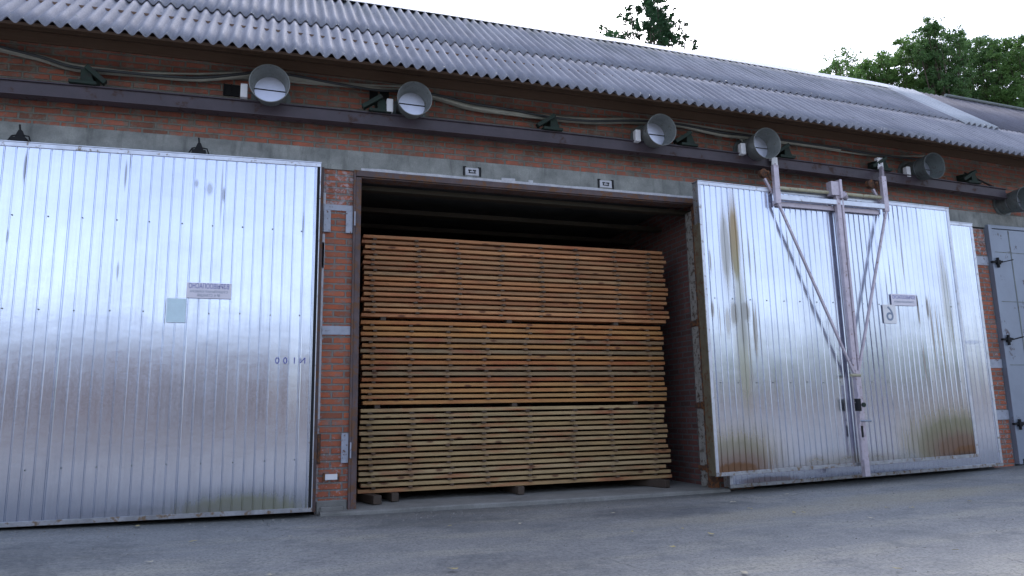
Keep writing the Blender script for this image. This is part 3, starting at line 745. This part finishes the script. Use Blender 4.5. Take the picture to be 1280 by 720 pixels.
text_obj('ВЗРЫВООПАСНО', .07, M['ink'], 'lettering', s3, (cx, -.5345, cz + .035), ww * .9)
text_obj('СУШИЛЬНАЯ КАМЕРА', .035, M['ink_pale'], 'lettering', s3, (cx, -.5345, cz - .03), ww * .8)
s4, cx, cz, ww, hh = sign(T3, 1104, 1120, 381, 404, -.529, 'white', 'number_sheet', 'white sheet with a mirrored number 6')
text_obj('6', .29, M['ink_pale'], 'lettering', s4, (cx, -.533, cz - .005), ww * .55)

# ------------------------------------------------------------------ lifting carriage
YC = -.60
K = thing('lifting_carriage', (7.3, YC, .1), 'lilac grey steel carriage with mast and two slanting rods before the stained door', 'carriage')
def C(u, v, y=YC): return at(u, v, y)
mast_x = 7.40
q = MB(); q.box(mast_x - .075, mast_x - .005, YC - .03, YC + .03, 1.5, 3.98).box(mast_x - .045, mast_x + .035, YC - .035, YC + .035, .13, 1.5)
q.build('mast', M['carriage'], K, bevel=.004)
q = MB(); q.tube([(mast_x + .035, YC - .01, 3.9), (mast_x + .035, YC - .01, 1.52)], .022, 10); q.build('screw_rod', M['carriage'], K)
q = MB(); q.box(mast_x - .16, mast_x - .02, YC - .05, YC + .05, 3.90, 4.10).box(mast_x - .03, mast_x + .01, YC - .07, YC + .06, 3.86, 4.13).tube([(mast_x + .02, YC - .06, 3.92), (mast_x + .12, YC + .02, 3.90)], .045, 10)
q.build('mast_head', M['carriage'], K, bevel=.004)
pL, pR = 6.36, 8.20
for px in (pL, pR):
    q = MB(); z0 = 3.72 if px == pL else 3.74
    q.box(px - .035, px + .045, YC - .03, YC + .03, z0, 4.26); q.build('post', M['carriage'], K, bevel=.004)
    hx = at(968.5 if px == pL else 1100.5, 205, -.30); q = MB(); q.box(hx.x - .05, hx.x + .05, -.305, -.285, hx.z - .08, hx.z + .10).box(hx.x - .05, hx.x + .05, -.285, -.24, hx.z + .06, hx.z + .10); q.build('hanger_plate', M['white'], K, bevel=.003)
    q = MB(); q.bar((hx.x, -.31, hx.z - .06), (px - .01, YC, 4.16), .05, .05); q.box(hx.x - .012, hx.x + .012, -.312, -.306, hx.z - .012, hx.z + .012); q.build('hanger_arm', M['carriage'], K, bevel=.003)
    q = MB(); q.lathe((px - .05, -.42, 4.20), (0, 1, 0), [(-.03, .0), (-.03, .06), (.03, .06), (.03, 0)], 16); q.tube([(px - .12, YC - .01, 4.16), (px - .05, YC + .05, 4.10), (px + .0, YC + .02, 4.02)], .018, 8)
    q.build('roller', M['rusty'], K, smooth=True)
    q = MB(); q.bar((px - .13, YC + .06, 4.08), (px - .02, YC + .06, 3.88), .03, .03); q.build('lever', M['carriage'], K)
q = MB(); q.tube([(pL + .04, YC + .03, 3.955), (pR - .03, YC + .03, 3.955)], .026, 12); q.build('cross_tube', M['yellow'], K, smooth=True)
q = MB(); q.box(pL - .02, pR + .05, YC - .026, YC + .026, 3.775, 3.845); q.build('cross_bar', M['edge'], K, bevel=.004)
q = MB(); q.box(pL - .03, pR - .08, -.560, -.533, 3.705, 3.772); q.build('clamp_bar', M['carriage'], K, bevel=.003)
q = MB(); q.bar((pL + .0, YC - .01, 3.74), (mast_x - .06, YC - .02, 1.46), .03, .03); q.build('slanting_rod', M['carriage'], K, bevel=.002)
q = MB(); q.bar((pR + .0, YC - .01, 3.76), (mast_x + .02, YC - .02, 1.5), .03, .03); q.build('slanting_rod', M['carriage'], K, bevel=.002)
q = MB(); q.tube([(mast_x - .14, YC - .04, 1.435), (mast_x + .02, YC - .04, 1.435)], .02, 8); q.build('pin', M['yellow'], K)
# ratchet lever, chain and padlock on the mast
q = MB()
pts = [C(1071, 480, YC - .05), C(1074, 495, YC - .06), C(1070, 503, YC - .05), C(1075, 513, YC - .06), C(1075, 530, YC - .05), C(1078, 560, YC - .05), C(1079, 575, YC - .05)]
q.tube(pts, .016, 8); q.build('chain', M['carriage'], K, smooth=True)
a = C(1073, 505, YC - .07); q = MB(); q.box(a.x - .03, a.x + .03, YC - .09, YC - .03, a.z - .09, a.z + .07); q.build('padlock', M['black'], K, bevel=.004)
a = C(1075, 526, YC - .06); b_ = C(1089, 526, YC - .08); q = MB(); q.tube([a, b_], .012, 8); q.build('handle', M['bluegrey'], K)
a = C(1077, 535, YC - .06); q = MB(); q.box(a.x - .015, a.x + .02, YC - .07, YC - .03, a.z - .12, a.z + .03); q.build('latch', M['black'], K, bevel=.003)
a = C(1079, 506, YC - .09); q = MB(); q.lathe((a.x, YC - .09, a.z), (0, -1, 0), [(0, 0), (.0, .03), (.02, .03), (.02, 0)], 12); q.build('knob', M['green'], K)

# ------------------------------------------------------------------ exhaust ducts
labs = ['round metal exhaust duct nearest the left edge, beside two small wall holes',
        'round metal exhaust duct second from left, right of dark wall holes',
        'round metal exhaust duct above the lumber doorway\'s right end',
        'round metal exhaust duct just left of the carriage\'s left hanger plate',
        'dull round metal exhaust duct above the right end of the stained door',
        'dull round metal exhaust duct at the right edge, below the end of the rail']
ducts = [(337, 104, 23.5), (518.5, 123, 21), (827, 162, 19.5), (959, 179, 19), (1168, 207, 16), (1283, 249, 19)]
for i, (u, v, rp) in enumerate(ducts):
    YD = -.50 if i < 5 else -.42
    c = at(u, v, YD); rad = rp / F * ((c - CAM).dot(R2)) * (1.02 if i < 5 else 1.15)
    rad = min(rad, .215) if i < 5 else .2
    T = thing('exhaust_duct', (c.x, 0, c.z), labs[i], 'duct', 'exhaust ducts along the wall above the doors')
    mt = M['galv'] if i < 4 else M['galv_dark']
    ax = Vector((-.03, -1, -.07)).normalized(); o_ = c
    rn = rad * .80
    L = abs(YD) - .02
    q = MB(); q.lathe(o_, ax, [(-L * .98, rn), (-.23, rn), (-.20, rad * .86), (-.02, rad * .985), (0, rad), (.006, rad * 1.02), (.008, rad * .995), (0, rad * .975), (-.02, rad * .955), (-.20, rad * .83), (-.23, rn * .965), (-L * .98, rn * .965)], 44, closed=True)
    tb = q.build('tube', mt, T, smooth=True)
    q = MB(); q.lathe(o_, ax, [(-.245, rn * 1.0), (-.245, rn * 1.045), (-.225, rn * 1.045), (-.225, rn * 1.0)], 40, closed=True); q.build('collar', mt, tb, smooth=True)
    # butterfly damper: blade leaning back, with its spindle
    bc = o_ - ax * .225; bn = Vector((.0, -1, .03)).normalized()
    q = MB(); q.lathe(bc, bn, [(-.002, .0005), (-.002, rad * .84), (.002, rad * .84), (.002, .0005)], 40); bl = q.build('damper_blade', M['blade'], T)
    sp = Vector((1, 0, -.01)); q = MB(); q.tube([bc + bn * .006 - sp * rad * .83, bc + bn * .006 + sp * rad * .83], .006, 8); q.build('spindle', M['black'], bl)
    # actuator box on the left of the tube
    q = MB(); bx = c.x - rad - .065 * (1 if i < 2 else .6); byf = -.36 if i < 4 else -.30
    q.box(bx - .03, bx + .045, byf + .05, byf + .13, c.z - .11, c.z + .05)
    if i < 5: q.build('actuator_box', M['white'], T, bevel=.006)
    q = MB(); q.lathe(Vector((c.x, -.002, c.z)) + Vector((0.015, 0, .03)), (0, -1, 0), [(0, rn), (0, rn * 1.3), (.02, rn * 1.3), (.02, rn)], 32, closed=True); q.build('wall_flange', M['galv_dark'], T)

# ------------------------------------------------------------------ cables
main = [(-40, 52), (0, 61), (50, 72), (92, 84), (150, 91), (200, 96), (250, 98), (300, 94), (330, 92), (375, 99), (420, 106), (470, 112), (505, 113), (545, 120), (590, 133), (640, 141), (690, 148), (740, 151), (800, 151), (850, 157), (900, 167), (935, 171), (985, 178), (1050, 188), (1100, 196), (1160, 200)]
def spline(pts, k=6):
    out = []
    for i in range(len(pts) - 1):
        p0 = pts[max(i - 1, 0)]; p1 = pts[i]; p2 = pts[i + 1]; p3 = pts[min(i + 2, len(pts) - 1)]
        for j in range(k):
            t = j / k; out.append(.5 * ((2 * p1) + (p2 - p0) * t + (2 * p0 - 5 * p1 + 4 * p2 - p3) * t * t + (3 * p1 - p0 - 3 * p2 + p3) * t ** 3))
    out.append(pts[-1]); return out
clabs = ['topmost thin grey cable of the bundle strung along the wall under the eaves', 'thick pale grey cable in the middle of the bundle along the wall',
         'dark cable running close behind the pale cables under the eaves', 'grey cable sagging lowest of the bundle along the wall', 'thin pale cable winding between the thicker cables under the eaves']
for i, (dv, rr, mt, ph, a0, a1) in enumerate(((-4, .013, 'cable', 0, 0, 26), (0, .024, 'cable', 1, 0, 24), (-2.5, .016, 'cable_dark', 2, 0, 26), (3.5, .019, 'cable', 3.5, 0, 20), (1, .012, 'cable', 5, 3, 23))):
    P = []
    for k, (u, v) in enumerate(main[a0:a1]):
        P.append(at(u, v + dv * (.6 + .5 * math.sin(k * 1.3 + ph)) + 1.6 * math.sin(k * .9 + ph * 2), -.06 - .035 * (i % 3) - (.02 if i == 0 else 0)))
    q = MB(); q.tube(spline(P, 5), rr, 8); o = q.build('cable', M[mt], None, origin=tuple(P[0]), smooth=True); tag(o, clabs[i], 'cable', 'cables strung under the eaves')
P = [at(*p_, -.08) for p_ in ((912, 170), (925, 173), (930, 182), (932, 192), (929, 196))]
for i, off in enumerate((0, .05)):
    q = MB(); q.tube(spline([p + Vector((off, 0, 0)) for p in P], 5), .012, 8); o = q.build('cable', M['cable'], None, origin=tuple(P[0]), smooth=True)
    tag(o, ['short grey cable curling down left of the fourth duct', 'short grey cable curling down closest to the fourth duct'][i], 'cable')

# ------------------------------------------------------------------ lumber
ORD = ['first', 'second', 'third', 'fourth', 'fifth', 'sixth', 'seventh', 'eighth', 'ninth', 'tenth', 'eleventh', 'twelfth', 'thirteenth', 'fourteenth', 'fifteenth', 'sixteenth']
packs = [('upper', 2.215, 3.235, 16, .040, 'board_top', 'pinkish brown', [1.15, 1.70, 2.23, 2.79, 3.36, 3.88, 4.45, 4.94]),
         ('middle', 1.155, 2.165, 15, .043, 'board_mid', 'orange brown', [1.15, 1.60, 2.09, 2.58, 3.14, 3.75, 4.30, 4.90]),
         ('lower', .135, 1.105, 15, .041, 'board_low', 'pale yellowish', [1.15, 1.62, 2.10, 2.56, 3.12, 3.74, 4.30, 4.90])]
YB = .45
rb = random.Random(3)
board_mesh = {}
def board_me(mat, th, var):
    key = (mat, th, var)
    if key not in board_mesh:
        q = MB(); r_ = random.Random(var * 7 + 1); L = 4.12; xs_ = frange(0, L, L / 10); prev = None
        i0 = 0
        for k, x in enumerate(xs_):
            dz = .003 * mnoise.noise(Vector((x * .7, var, 0))); dy = .006 * mnoise.noise(Vector((x * .6, var, 7)))
            ch = .003
            for (y, z) in ((ch, 0), (.19, 0), (.19, th), (ch, th), (0, th - ch), (0, ch)): q.v.append(Vector((x, y + dy, z + dz)))
        for a in range(len(xs_) - 1):
            for j in range(6):
                j2 = (j + 1) % 6; q.face(a * 6 + j, a * 6 + j2, (a + 1) * 6 + j2, (a + 1) * 6 + j)
        q.face(*range(6)); q.face(*[(len(xs_) - 1) * 6 + j for j in range(5, -1, -1)])
        board_mesh[key] = q.mesh('board', M[mat])
    return board_mesh[key]
stick_me = None
def stick_mesh(h):
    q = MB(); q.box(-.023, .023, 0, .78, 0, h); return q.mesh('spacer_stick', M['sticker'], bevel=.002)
n_st = 0; stuff_q = MB()
for (nm, z0, z1, cnt, th, mat, colr, sx) in packs:
    pitch = (z1 - z0 - th) / (cnt - 1); gap = pitch - th
    sm_ = stick_mesh(gap - .001)
    for k in range(cnt):
        z = z0 + k * pitch
        lx = 1.02 + rb.uniform(-.015, .03); ln = rb.choice([4.10, 4.14, 4.17, 4.2, 4.12])
        if nm == 'upper': ln = 4.20 + rb.uniform(-.04, .01)
        if nm == 'middle': ln = 4.10 + rb.uniform(-.03, .03)
        if nm == 'lower': ln = 4.08 + rb.uniform(-.04, .06)
        o = bpy.data.objects.new('lumber_board', board_me(mat, th, rb.randrange(6))); COL.objects.link(o)
        o.location = (lx, YB + rb.uniform(-.012, .014), z); o.scale = (ln / 4.12, 1, 1)
        tag(o, '%s pine board, %s from the top of the %s lumber stack' % (colr, ORD[cnt - 1 - k], nm), 'board', 'boards of the %s lumber stack' % nm)
        if k < cnt - 1:
            for c_, x in enumerate(sx):
                xx_ = x + rb.uniform(-.035, .035); yy = YB + rb.uniform(-.04, -.012)
                if n_st < 300:
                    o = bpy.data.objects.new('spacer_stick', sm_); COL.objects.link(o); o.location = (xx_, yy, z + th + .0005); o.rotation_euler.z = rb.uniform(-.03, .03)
                    tag(o, 'spacer stick, %s column from left, under %s board from top, %s lumber stack' % (ORD[c_], ORD[cnt - 2 - k], nm), 'spacer stick', 'spacer sticks between the boards of the lumber stacks'); n_st += 1
                else: stuff_q.box(xx_ - .028, xx_ + .028, yy, yy + .75, z + th + .0005, z + pitch - .0005)
if stuff_q.v:
    o = stuff_q.build('spacer_sticks', M['sticker'], origin=(1, .45, 2)); tag(o, 'remaining spacer sticks deep in the lumber stacks', 'spacer sticks', kind='stuff')
# square bearers between and under the packs
def bearer(x, y0, y1, za, zb, label, rot=0.0, w_=.085):
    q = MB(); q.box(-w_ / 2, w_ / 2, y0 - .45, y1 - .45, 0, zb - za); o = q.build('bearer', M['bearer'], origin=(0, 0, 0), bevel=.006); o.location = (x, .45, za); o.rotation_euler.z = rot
    tag(o, label, 'timber bearer', 'square bearers under the lumber stacks'); return o
for i, x in enumerate((1.22, 2.95, 4.66)):
    bearer(x, .45, 1.3, 1.107, 1.153, ['bearer between lower and middle lumber stacks near the left end', 'bearer between lower and middle lumber stacks at the centre', 'bearer between lower and middle lumber stacks near the right end'][i], w_=.07)
for i, x in enumerate((1.28, 2.9, 4.42)):
    bearer(x, .45, 1.3, 2.167, 2.213, ['bearer between middle and upper lumber stacks near the left end', 'bearer between middle and upper lumber stacks at the centre', 'bearer between middle and upper lumber stacks near the right end'][i], w_=.07)
bearer(1.13, .17, 1.2, .034, .132, 'thick dark bearer sticking out farthest left under the lower lumber stack', .25, .10)
bearer(1.42, .36, 1.2, .034, .132, 'short dark bearer second from left under the lower lumber stack', .1)
bearer(2.98, .36, 1.2, .034, .132, 'dark bearer end under the middle of the lower lumber stack', .05)
bearer(4.86, .20, 1.2, .034, .132, 'brown bearer slanting out under the right end of the lower lumber stack', .35)

# ------------------------------------------------------------------ fallen leaves on the yard
lv = [(172, 658, 0), (242, 677, 0), (187, 703, 1), (363, 671, 1), (562, 658, 0), (567, 712, 0), (650, 655, 1), (766, 642, 1), (790, 665, 0), (853, 661, 0), (889, 668, 0), (840, 684, 0), (917, 628, 1), (938, 636, 0), (984, 618, 1), (1005, 641, 0), (1110, 635, 0), (1140, 635, 0), (1195, 688, 0), (1178, 612, 1), (1090, 648, 1), (1212, 627, 0), (993, 641, 0), (340, 719, 1), (930, 716, 1), (1123, 712, 0)]
for i, (u, v, pale) in enumerate(lv):
    p_ = at_ground(u, v, 0.0)
    for _ in range(4): p_ = at_ground(u, v, gz(p_.x) + .012)
    a = rb.uniform(0, 6.28); s_ = rb.uniform(.022, .038); q = MB(); n6 = 7
    up = .004
    cen = Vector((p_.x, p_.y, p_.z + up)); q.v.append(cen + Vector((0, 0, .004)))
    for k in range(n6):
        t = a + 2 * math.pi * k / n6; r_ = s_ * (1.35 if k == 0 else (.75 + .25 * math.cos(2 * (t - a))))
        q.v.append(cen + Vector((r_ * math.cos(t), r_ * math.sin(t), rb.uniform(0, .010))))
    for k in range(n6): q.face(0, 1 + k, 1 + (k + 1) % n6)
    o = q.build('fallen_leaf', M['fallen2' if pale else 'fallen'], origin=tuple(p_))
    md = o.modifiers.new('t', 'SOLIDIFY'); md.thickness = .001
    where = 'in front of the wide closed door' if u < 400 else ('in front of the lumber doorway' if u < 860 else 'in front of the hanging stained door')
    tag(o, 'small dry %s leaf lying on the yard %s' % ('pale' if pale else 'yellow', where), 'leaf', 'dry leaves on the yard ' + where)

g = MB(); rg_ = random.Random(77)
for k in range(1500):
    if k % 3: x = rg_.uniform(-3, 12); y = -.25 - abs(rg_.gauss(0, .35)) - (.12 if x > 5 else 0)
    else: x = rg_.uniform(-3.5, 11); y = rg_.uniform(-5.2, -.4)
    r_ = rg_.uniform(.003, .010) * (1 if rg_.random() < .93 else 1.8); z = gz(x) + .012 * mnoise.noise(Vector((x * .5, y * .8, 3))) + r_ * .3
    i = len(g.v); a = rg_.uniform(0, 6.3)
    g.v += [Vector((x + r_ * math.cos(a + t) * rg_.uniform(.7, 1.2), y + r_ * math.sin(a + t) * rg_.uniform(.7, 1.2), z - r_ * .3)) for t in (0, 1.57, 3.14, 4.71)] + [Vector((x + r_ * .2, y, z + r_ * .6))]
    for q_ in ((0, 1, 4), (1, 2, 4), (2, 3, 4), (3, 0, 4), (3, 2, 1, 0)): g.face(*(i + t for t in q_))
M['grit'] = paint_mat('grit', (.30, .29, .27), .9, 0, .6, 0, sc_=3)
tag(g.build('grit', M['grit'], origin=(4, -1, 0)), kind='stuff', label='fine grit and sand scattered along the foot of the doors')
# ------------------------------------------------------------------ trees
def add_leaf(mb, p, s, rnd):
    n_ = Vector((rnd.gauss(0, 1), rnd.gauss(0, 1), rnd.gauss(0, 1) + .6)).normalized()
    u = n_.orthogonal().normalized(); u = (u * math.cos(s * 999) + n_.cross(u) * math.sin(s * 999)); v = n_.cross(u)
    i = len(mb.v); L = s; W = s * .55
    mb.v += [p - u * L, p - v * W, p + u * L, p + v * W]; mb.face(i, i + 1, i + 2, i + 3)
def tree(base, height, clumps, label, seed, leaf='leaf', ls=.085, per=150, group='trees behind the roof', trunk_r=.16, name='leafy_tree', cat='tree', fall=1.0):
    rnd = random.Random(seed); T = thing(name, base, label, cat, group)
    base = Vector(base); top = base + Vector((0, 0, height * .72))
    q = MB(); q.tube([base, base + Vector((.1, 0, height * .35)), top], trunk_r, 9, True, trunk_r * .35)
    tr = q.build('trunk', M['bark'], T, smooth=True)
    q = MB(); lf = MB()
    for (c, r) in clumps:
        c = Vector(c); t = min(.95, max(.25, (c.z - base.z) / height * .72)); st = base.lerp(top, t)
        mid = st.lerp(c, .5) + Vector((rnd.uniform(-.2, .2), rnd.uniform(-.2, .2), .15))
        q.tube([st, mid, c], .045, 5, True, .012)
        for k in range(5):
            d = Vector((rnd.gauss(0, 1), rnd.gauss(0, 1), rnd.gauss(0, 1))).normalized(); q.tube([c, c + d * r * .9], .014, 4, True, .004)
        nn = int(per * r * r * 6.5)
        sub_ = [c + Vector((rnd.gauss(0, r * .5), rnd.gauss(0, r * .5), rnd.gauss(0, r * .45))) for _ in range(9)]
        for k in range(nn):
            b_ = rnd.choice(sub_); sg = r * .2
            add_leaf(lf, b_ + Vector((rnd.gauss(0, sg), rnd.gauss(0, sg), rnd.gauss(0, sg * .8))), ls * rnd.uniform(.6, 1.35), rnd)
    q.build('branch', M['bark'], T); lf.build('crown', M[leaf], T)
    return T
def tree_px(pts, y, ub, label, seed, **kw):
    """clumps given where their crowns stand behind the roof; 60 % extra clumps fill the hidden lower crown"""
    rnd = random.Random(seed + 50); cl_ = []
    for (u, v, rpx) in pts:
        yy = y + rnd.uniform(-1.2, 1.2); c = at(u, v, yy); r = rpx / F * (c - CAM).dot(R2); cl_.append((c, r))
    zt = max(c.z for c, r in cl_); bx = at(ub, 60, y).x
    xs_ = [c.x for c, r in cl_]; zl = min(c.z for c, r in cl_)
    for _ in range(14): cl_.append((Vector((rnd.uniform(min(xs_), max(xs_)), y + rnd.uniform(-1.2, 1.2), rnd.uniform(zl - 3.5, zl - .4))), .8))
    return tree((bx, y, 0), zt, cl_, label, seed, **kw)
# deciduous trees at the right
def blob(u0, u1, top, bot, seed, rpx=9):
    """clumps filling the silhouette under the polyline top(u)"""
    rnd = random.Random(seed); out = []
    n_ = int((u1 - u0) * (bot - top(0.5 * (u0 + u1))) / (rpx * rpx) * 1.5)
    for _ in range(n_):
        u = rnd.uniform(u0, u1); t = top(u); v = t + (bot - t) * rnd.random() ** .8; out.append((u, v + rpx * .6, rpx * rnd.uniform(.7, 1.25)))
    return out
def pl(pts):
    def f_(u):
        if u <= pts[0][0]: return pts[0][1]
        for (a, b_), (c, d) in zip(pts[:-1], pts[1:]):
            if u <= c: return b_ + (d - b_) * (u - a) / (c - a)
        return pts[-1][1]
    return f_
tree_px(blob(1024, 1068, pl([(1022, 84), (1032, 72), (1045, 60), (1060, 62), (1070, 74)]), 106, 1, 9), 21, 1046, 'sparse low tree at the left end of the tree row behind the roof', 11, leaf='leaf', per=170, ls=.058)
tree_px(blob(1066, 1158, pl([(1066, 78), (1085, 70), (1098, 70), (1112, 50), (1130, 47), (1150, 44), (1160, 50)]), 118, 2, 9), 23, 1115, 'mid green bushy tree behind the roof patch, left of the tallest crown', 12, leaf='leaf', per=260, ls=.066)
tree_px(blob(1150, 1206, pl([(1150, 50), (1160, 28), (1172, 18), (1182, 16), (1195, 30), (1206, 42)]), 128, 3, 9), 22, 1178, 'tallest dark green tree of the row behind the roof', 13, leaf='leaf_dark', per=260, ls=.066)
tree_px(blob(1196, 1250, pl([(1196, 44), (1212, 38), (1222, 32), (1235, 38), (1250, 42)]), 134, 4, 9), 24, 1222, 'dense dark tree between the tallest crown and the right edge', 14, leaf='leaf_dark', per=270, ls=.066)
tree_px(blob(1240, 1330, pl([(1240, 50), (1256, 44), (1268, 38), (1284, 30), (1330, 20)]), 145, 5, 10), 23, 1285, 'green tree at the right edge of the photo', 15, leaf='leaf', per=270, ls=.066)
# lone spruce-like tree behind the ridge
sp = []
rs = random.Random(5)
for (u, v, r) in ((818, -30, 9), (816, -18, 10), (822, -10, 10), (812, 0, 10), (822, 2, 10), (806, 4, 5), (812, 12, 10), (824, 14, 10), (815, 22, 12), (826, 26, 11), (812, 34, 10), (822, 38, 13), (834, 38, 9), (812, 44, 10), (826, 50, 12), (836, 50, 9), (820, 56, 12),
                  (800, 12, 6), (788, 10, 4.5), (786, 17, 5), (774, 20, 3.5), (782, 26, 4.5), (792, 24, 5), (796, 33, 6), (799, 40, 5), (790, 31, 4),
                  (836, 24, 5), (842, 30, 4), (850, 27, 3), (857, 30, 3), (849, 36, 3), (850, 44, 4.5), (858, 47, 4), (846, 52, 5), (842, 47, 4), (867, 54, 4), (869, 59, 3.5), (852, 56, 4), (840, 18, 3), (843, 11, 2), (798, 46, 4)):
    sp.append((u, v, r))
tree_px(sp, 16, 820, 'lone dark conifer with ragged side branches rising behind the ridge', 21, leaf='needle', per=800, ls=.055, name='conifer', trunk_r=.2, group=None)
tree_px([(753, 33, 4), (758, 37, 5), (764, 40, 4), (770, 43, 4), (750, 38, 4), (780, 46, 3)], 18, 758, 'small dark tree top just showing over the ridge left of the conifer', 22, leaf='needle', per=520, ls=.05, name='conifer', trunk_r=.12, group=None)

# ------------------------------------------------------------------ the far side of the yard (seen in the metal doors)
H = thing('workshop', (-16, -27, 0), 'low brown workshop across the yard, mirrored in the wide closed door', 'building')
M['brown'] = concrete_mat('brown_render', (.14, .082, .066), (.085, .07, .065), .5, .5)
q = MB(); q.box(-40, 1.5, -34, -27, -.1, 4.4); q.build('wall', M['brown'], H)
q = MB(); q.hexa([(-40.5, -34.5, 4.402), (2, -34.5, 4.402), (2, -26.4, 4.402), (-40.5, -26.4, 4.402), (-40.5, -34.5, 5.4), (2, -34.5, 5.4), (2, -26.4, 4.62), (-40.5, -26.4, 4.62)]); q.build('roof', M['slate_old'], H)
for k in range(9):
    q = MB(); xa = -37 + k * 4.2; q.box(xa, xa + 1.5, -26.99, -26.93, 1.2, 2.6); q.build('window', M['black'], H)
FN = thing('board_fence', (20, -34, 0), 'grey board fence across the yard, mirrored in the hanging door', 'fence')
q = MB(); q.box(1.6, 75, -34.1, -34, 0, 2.6); q.build('panel', M['brown'], FN)
q = MB()
for k in range(25): q.box(1.8 + k * 3, 1.95 + k * 3, -33.99, -33.9, 0, 2.7)
q.build('post', M['brown'], FN)
for i, (x, h, r) in enumerate(((9, 5.0, 2.2), (17, 4.6, 2.4), (27, 5.4, 2.8), (38, 5.2, 3.0), (52, 6.0, 3.2))):
    rnd = random.Random(i); cl_ = [(Vector((x + rnd.uniform(-r, r) * 1.4, -40 + rnd.uniform(-1.5, 1.5), rnd.uniform(1.2, h - .6))), rnd.uniform(.9, 1.4)) for _ in range(22)]
    tree((x, -40, 0), h, cl_, 'broad bush beyond the board fence, number %s from the workshop' % ORD[i], 60 + i, leaf='leaf_dark', per=60, ls=.22, group='bushes beyond the fence', name='bush', cat='bush')

for o in bpy.data.objects:
    if '_loc' in o: del o['_loc']
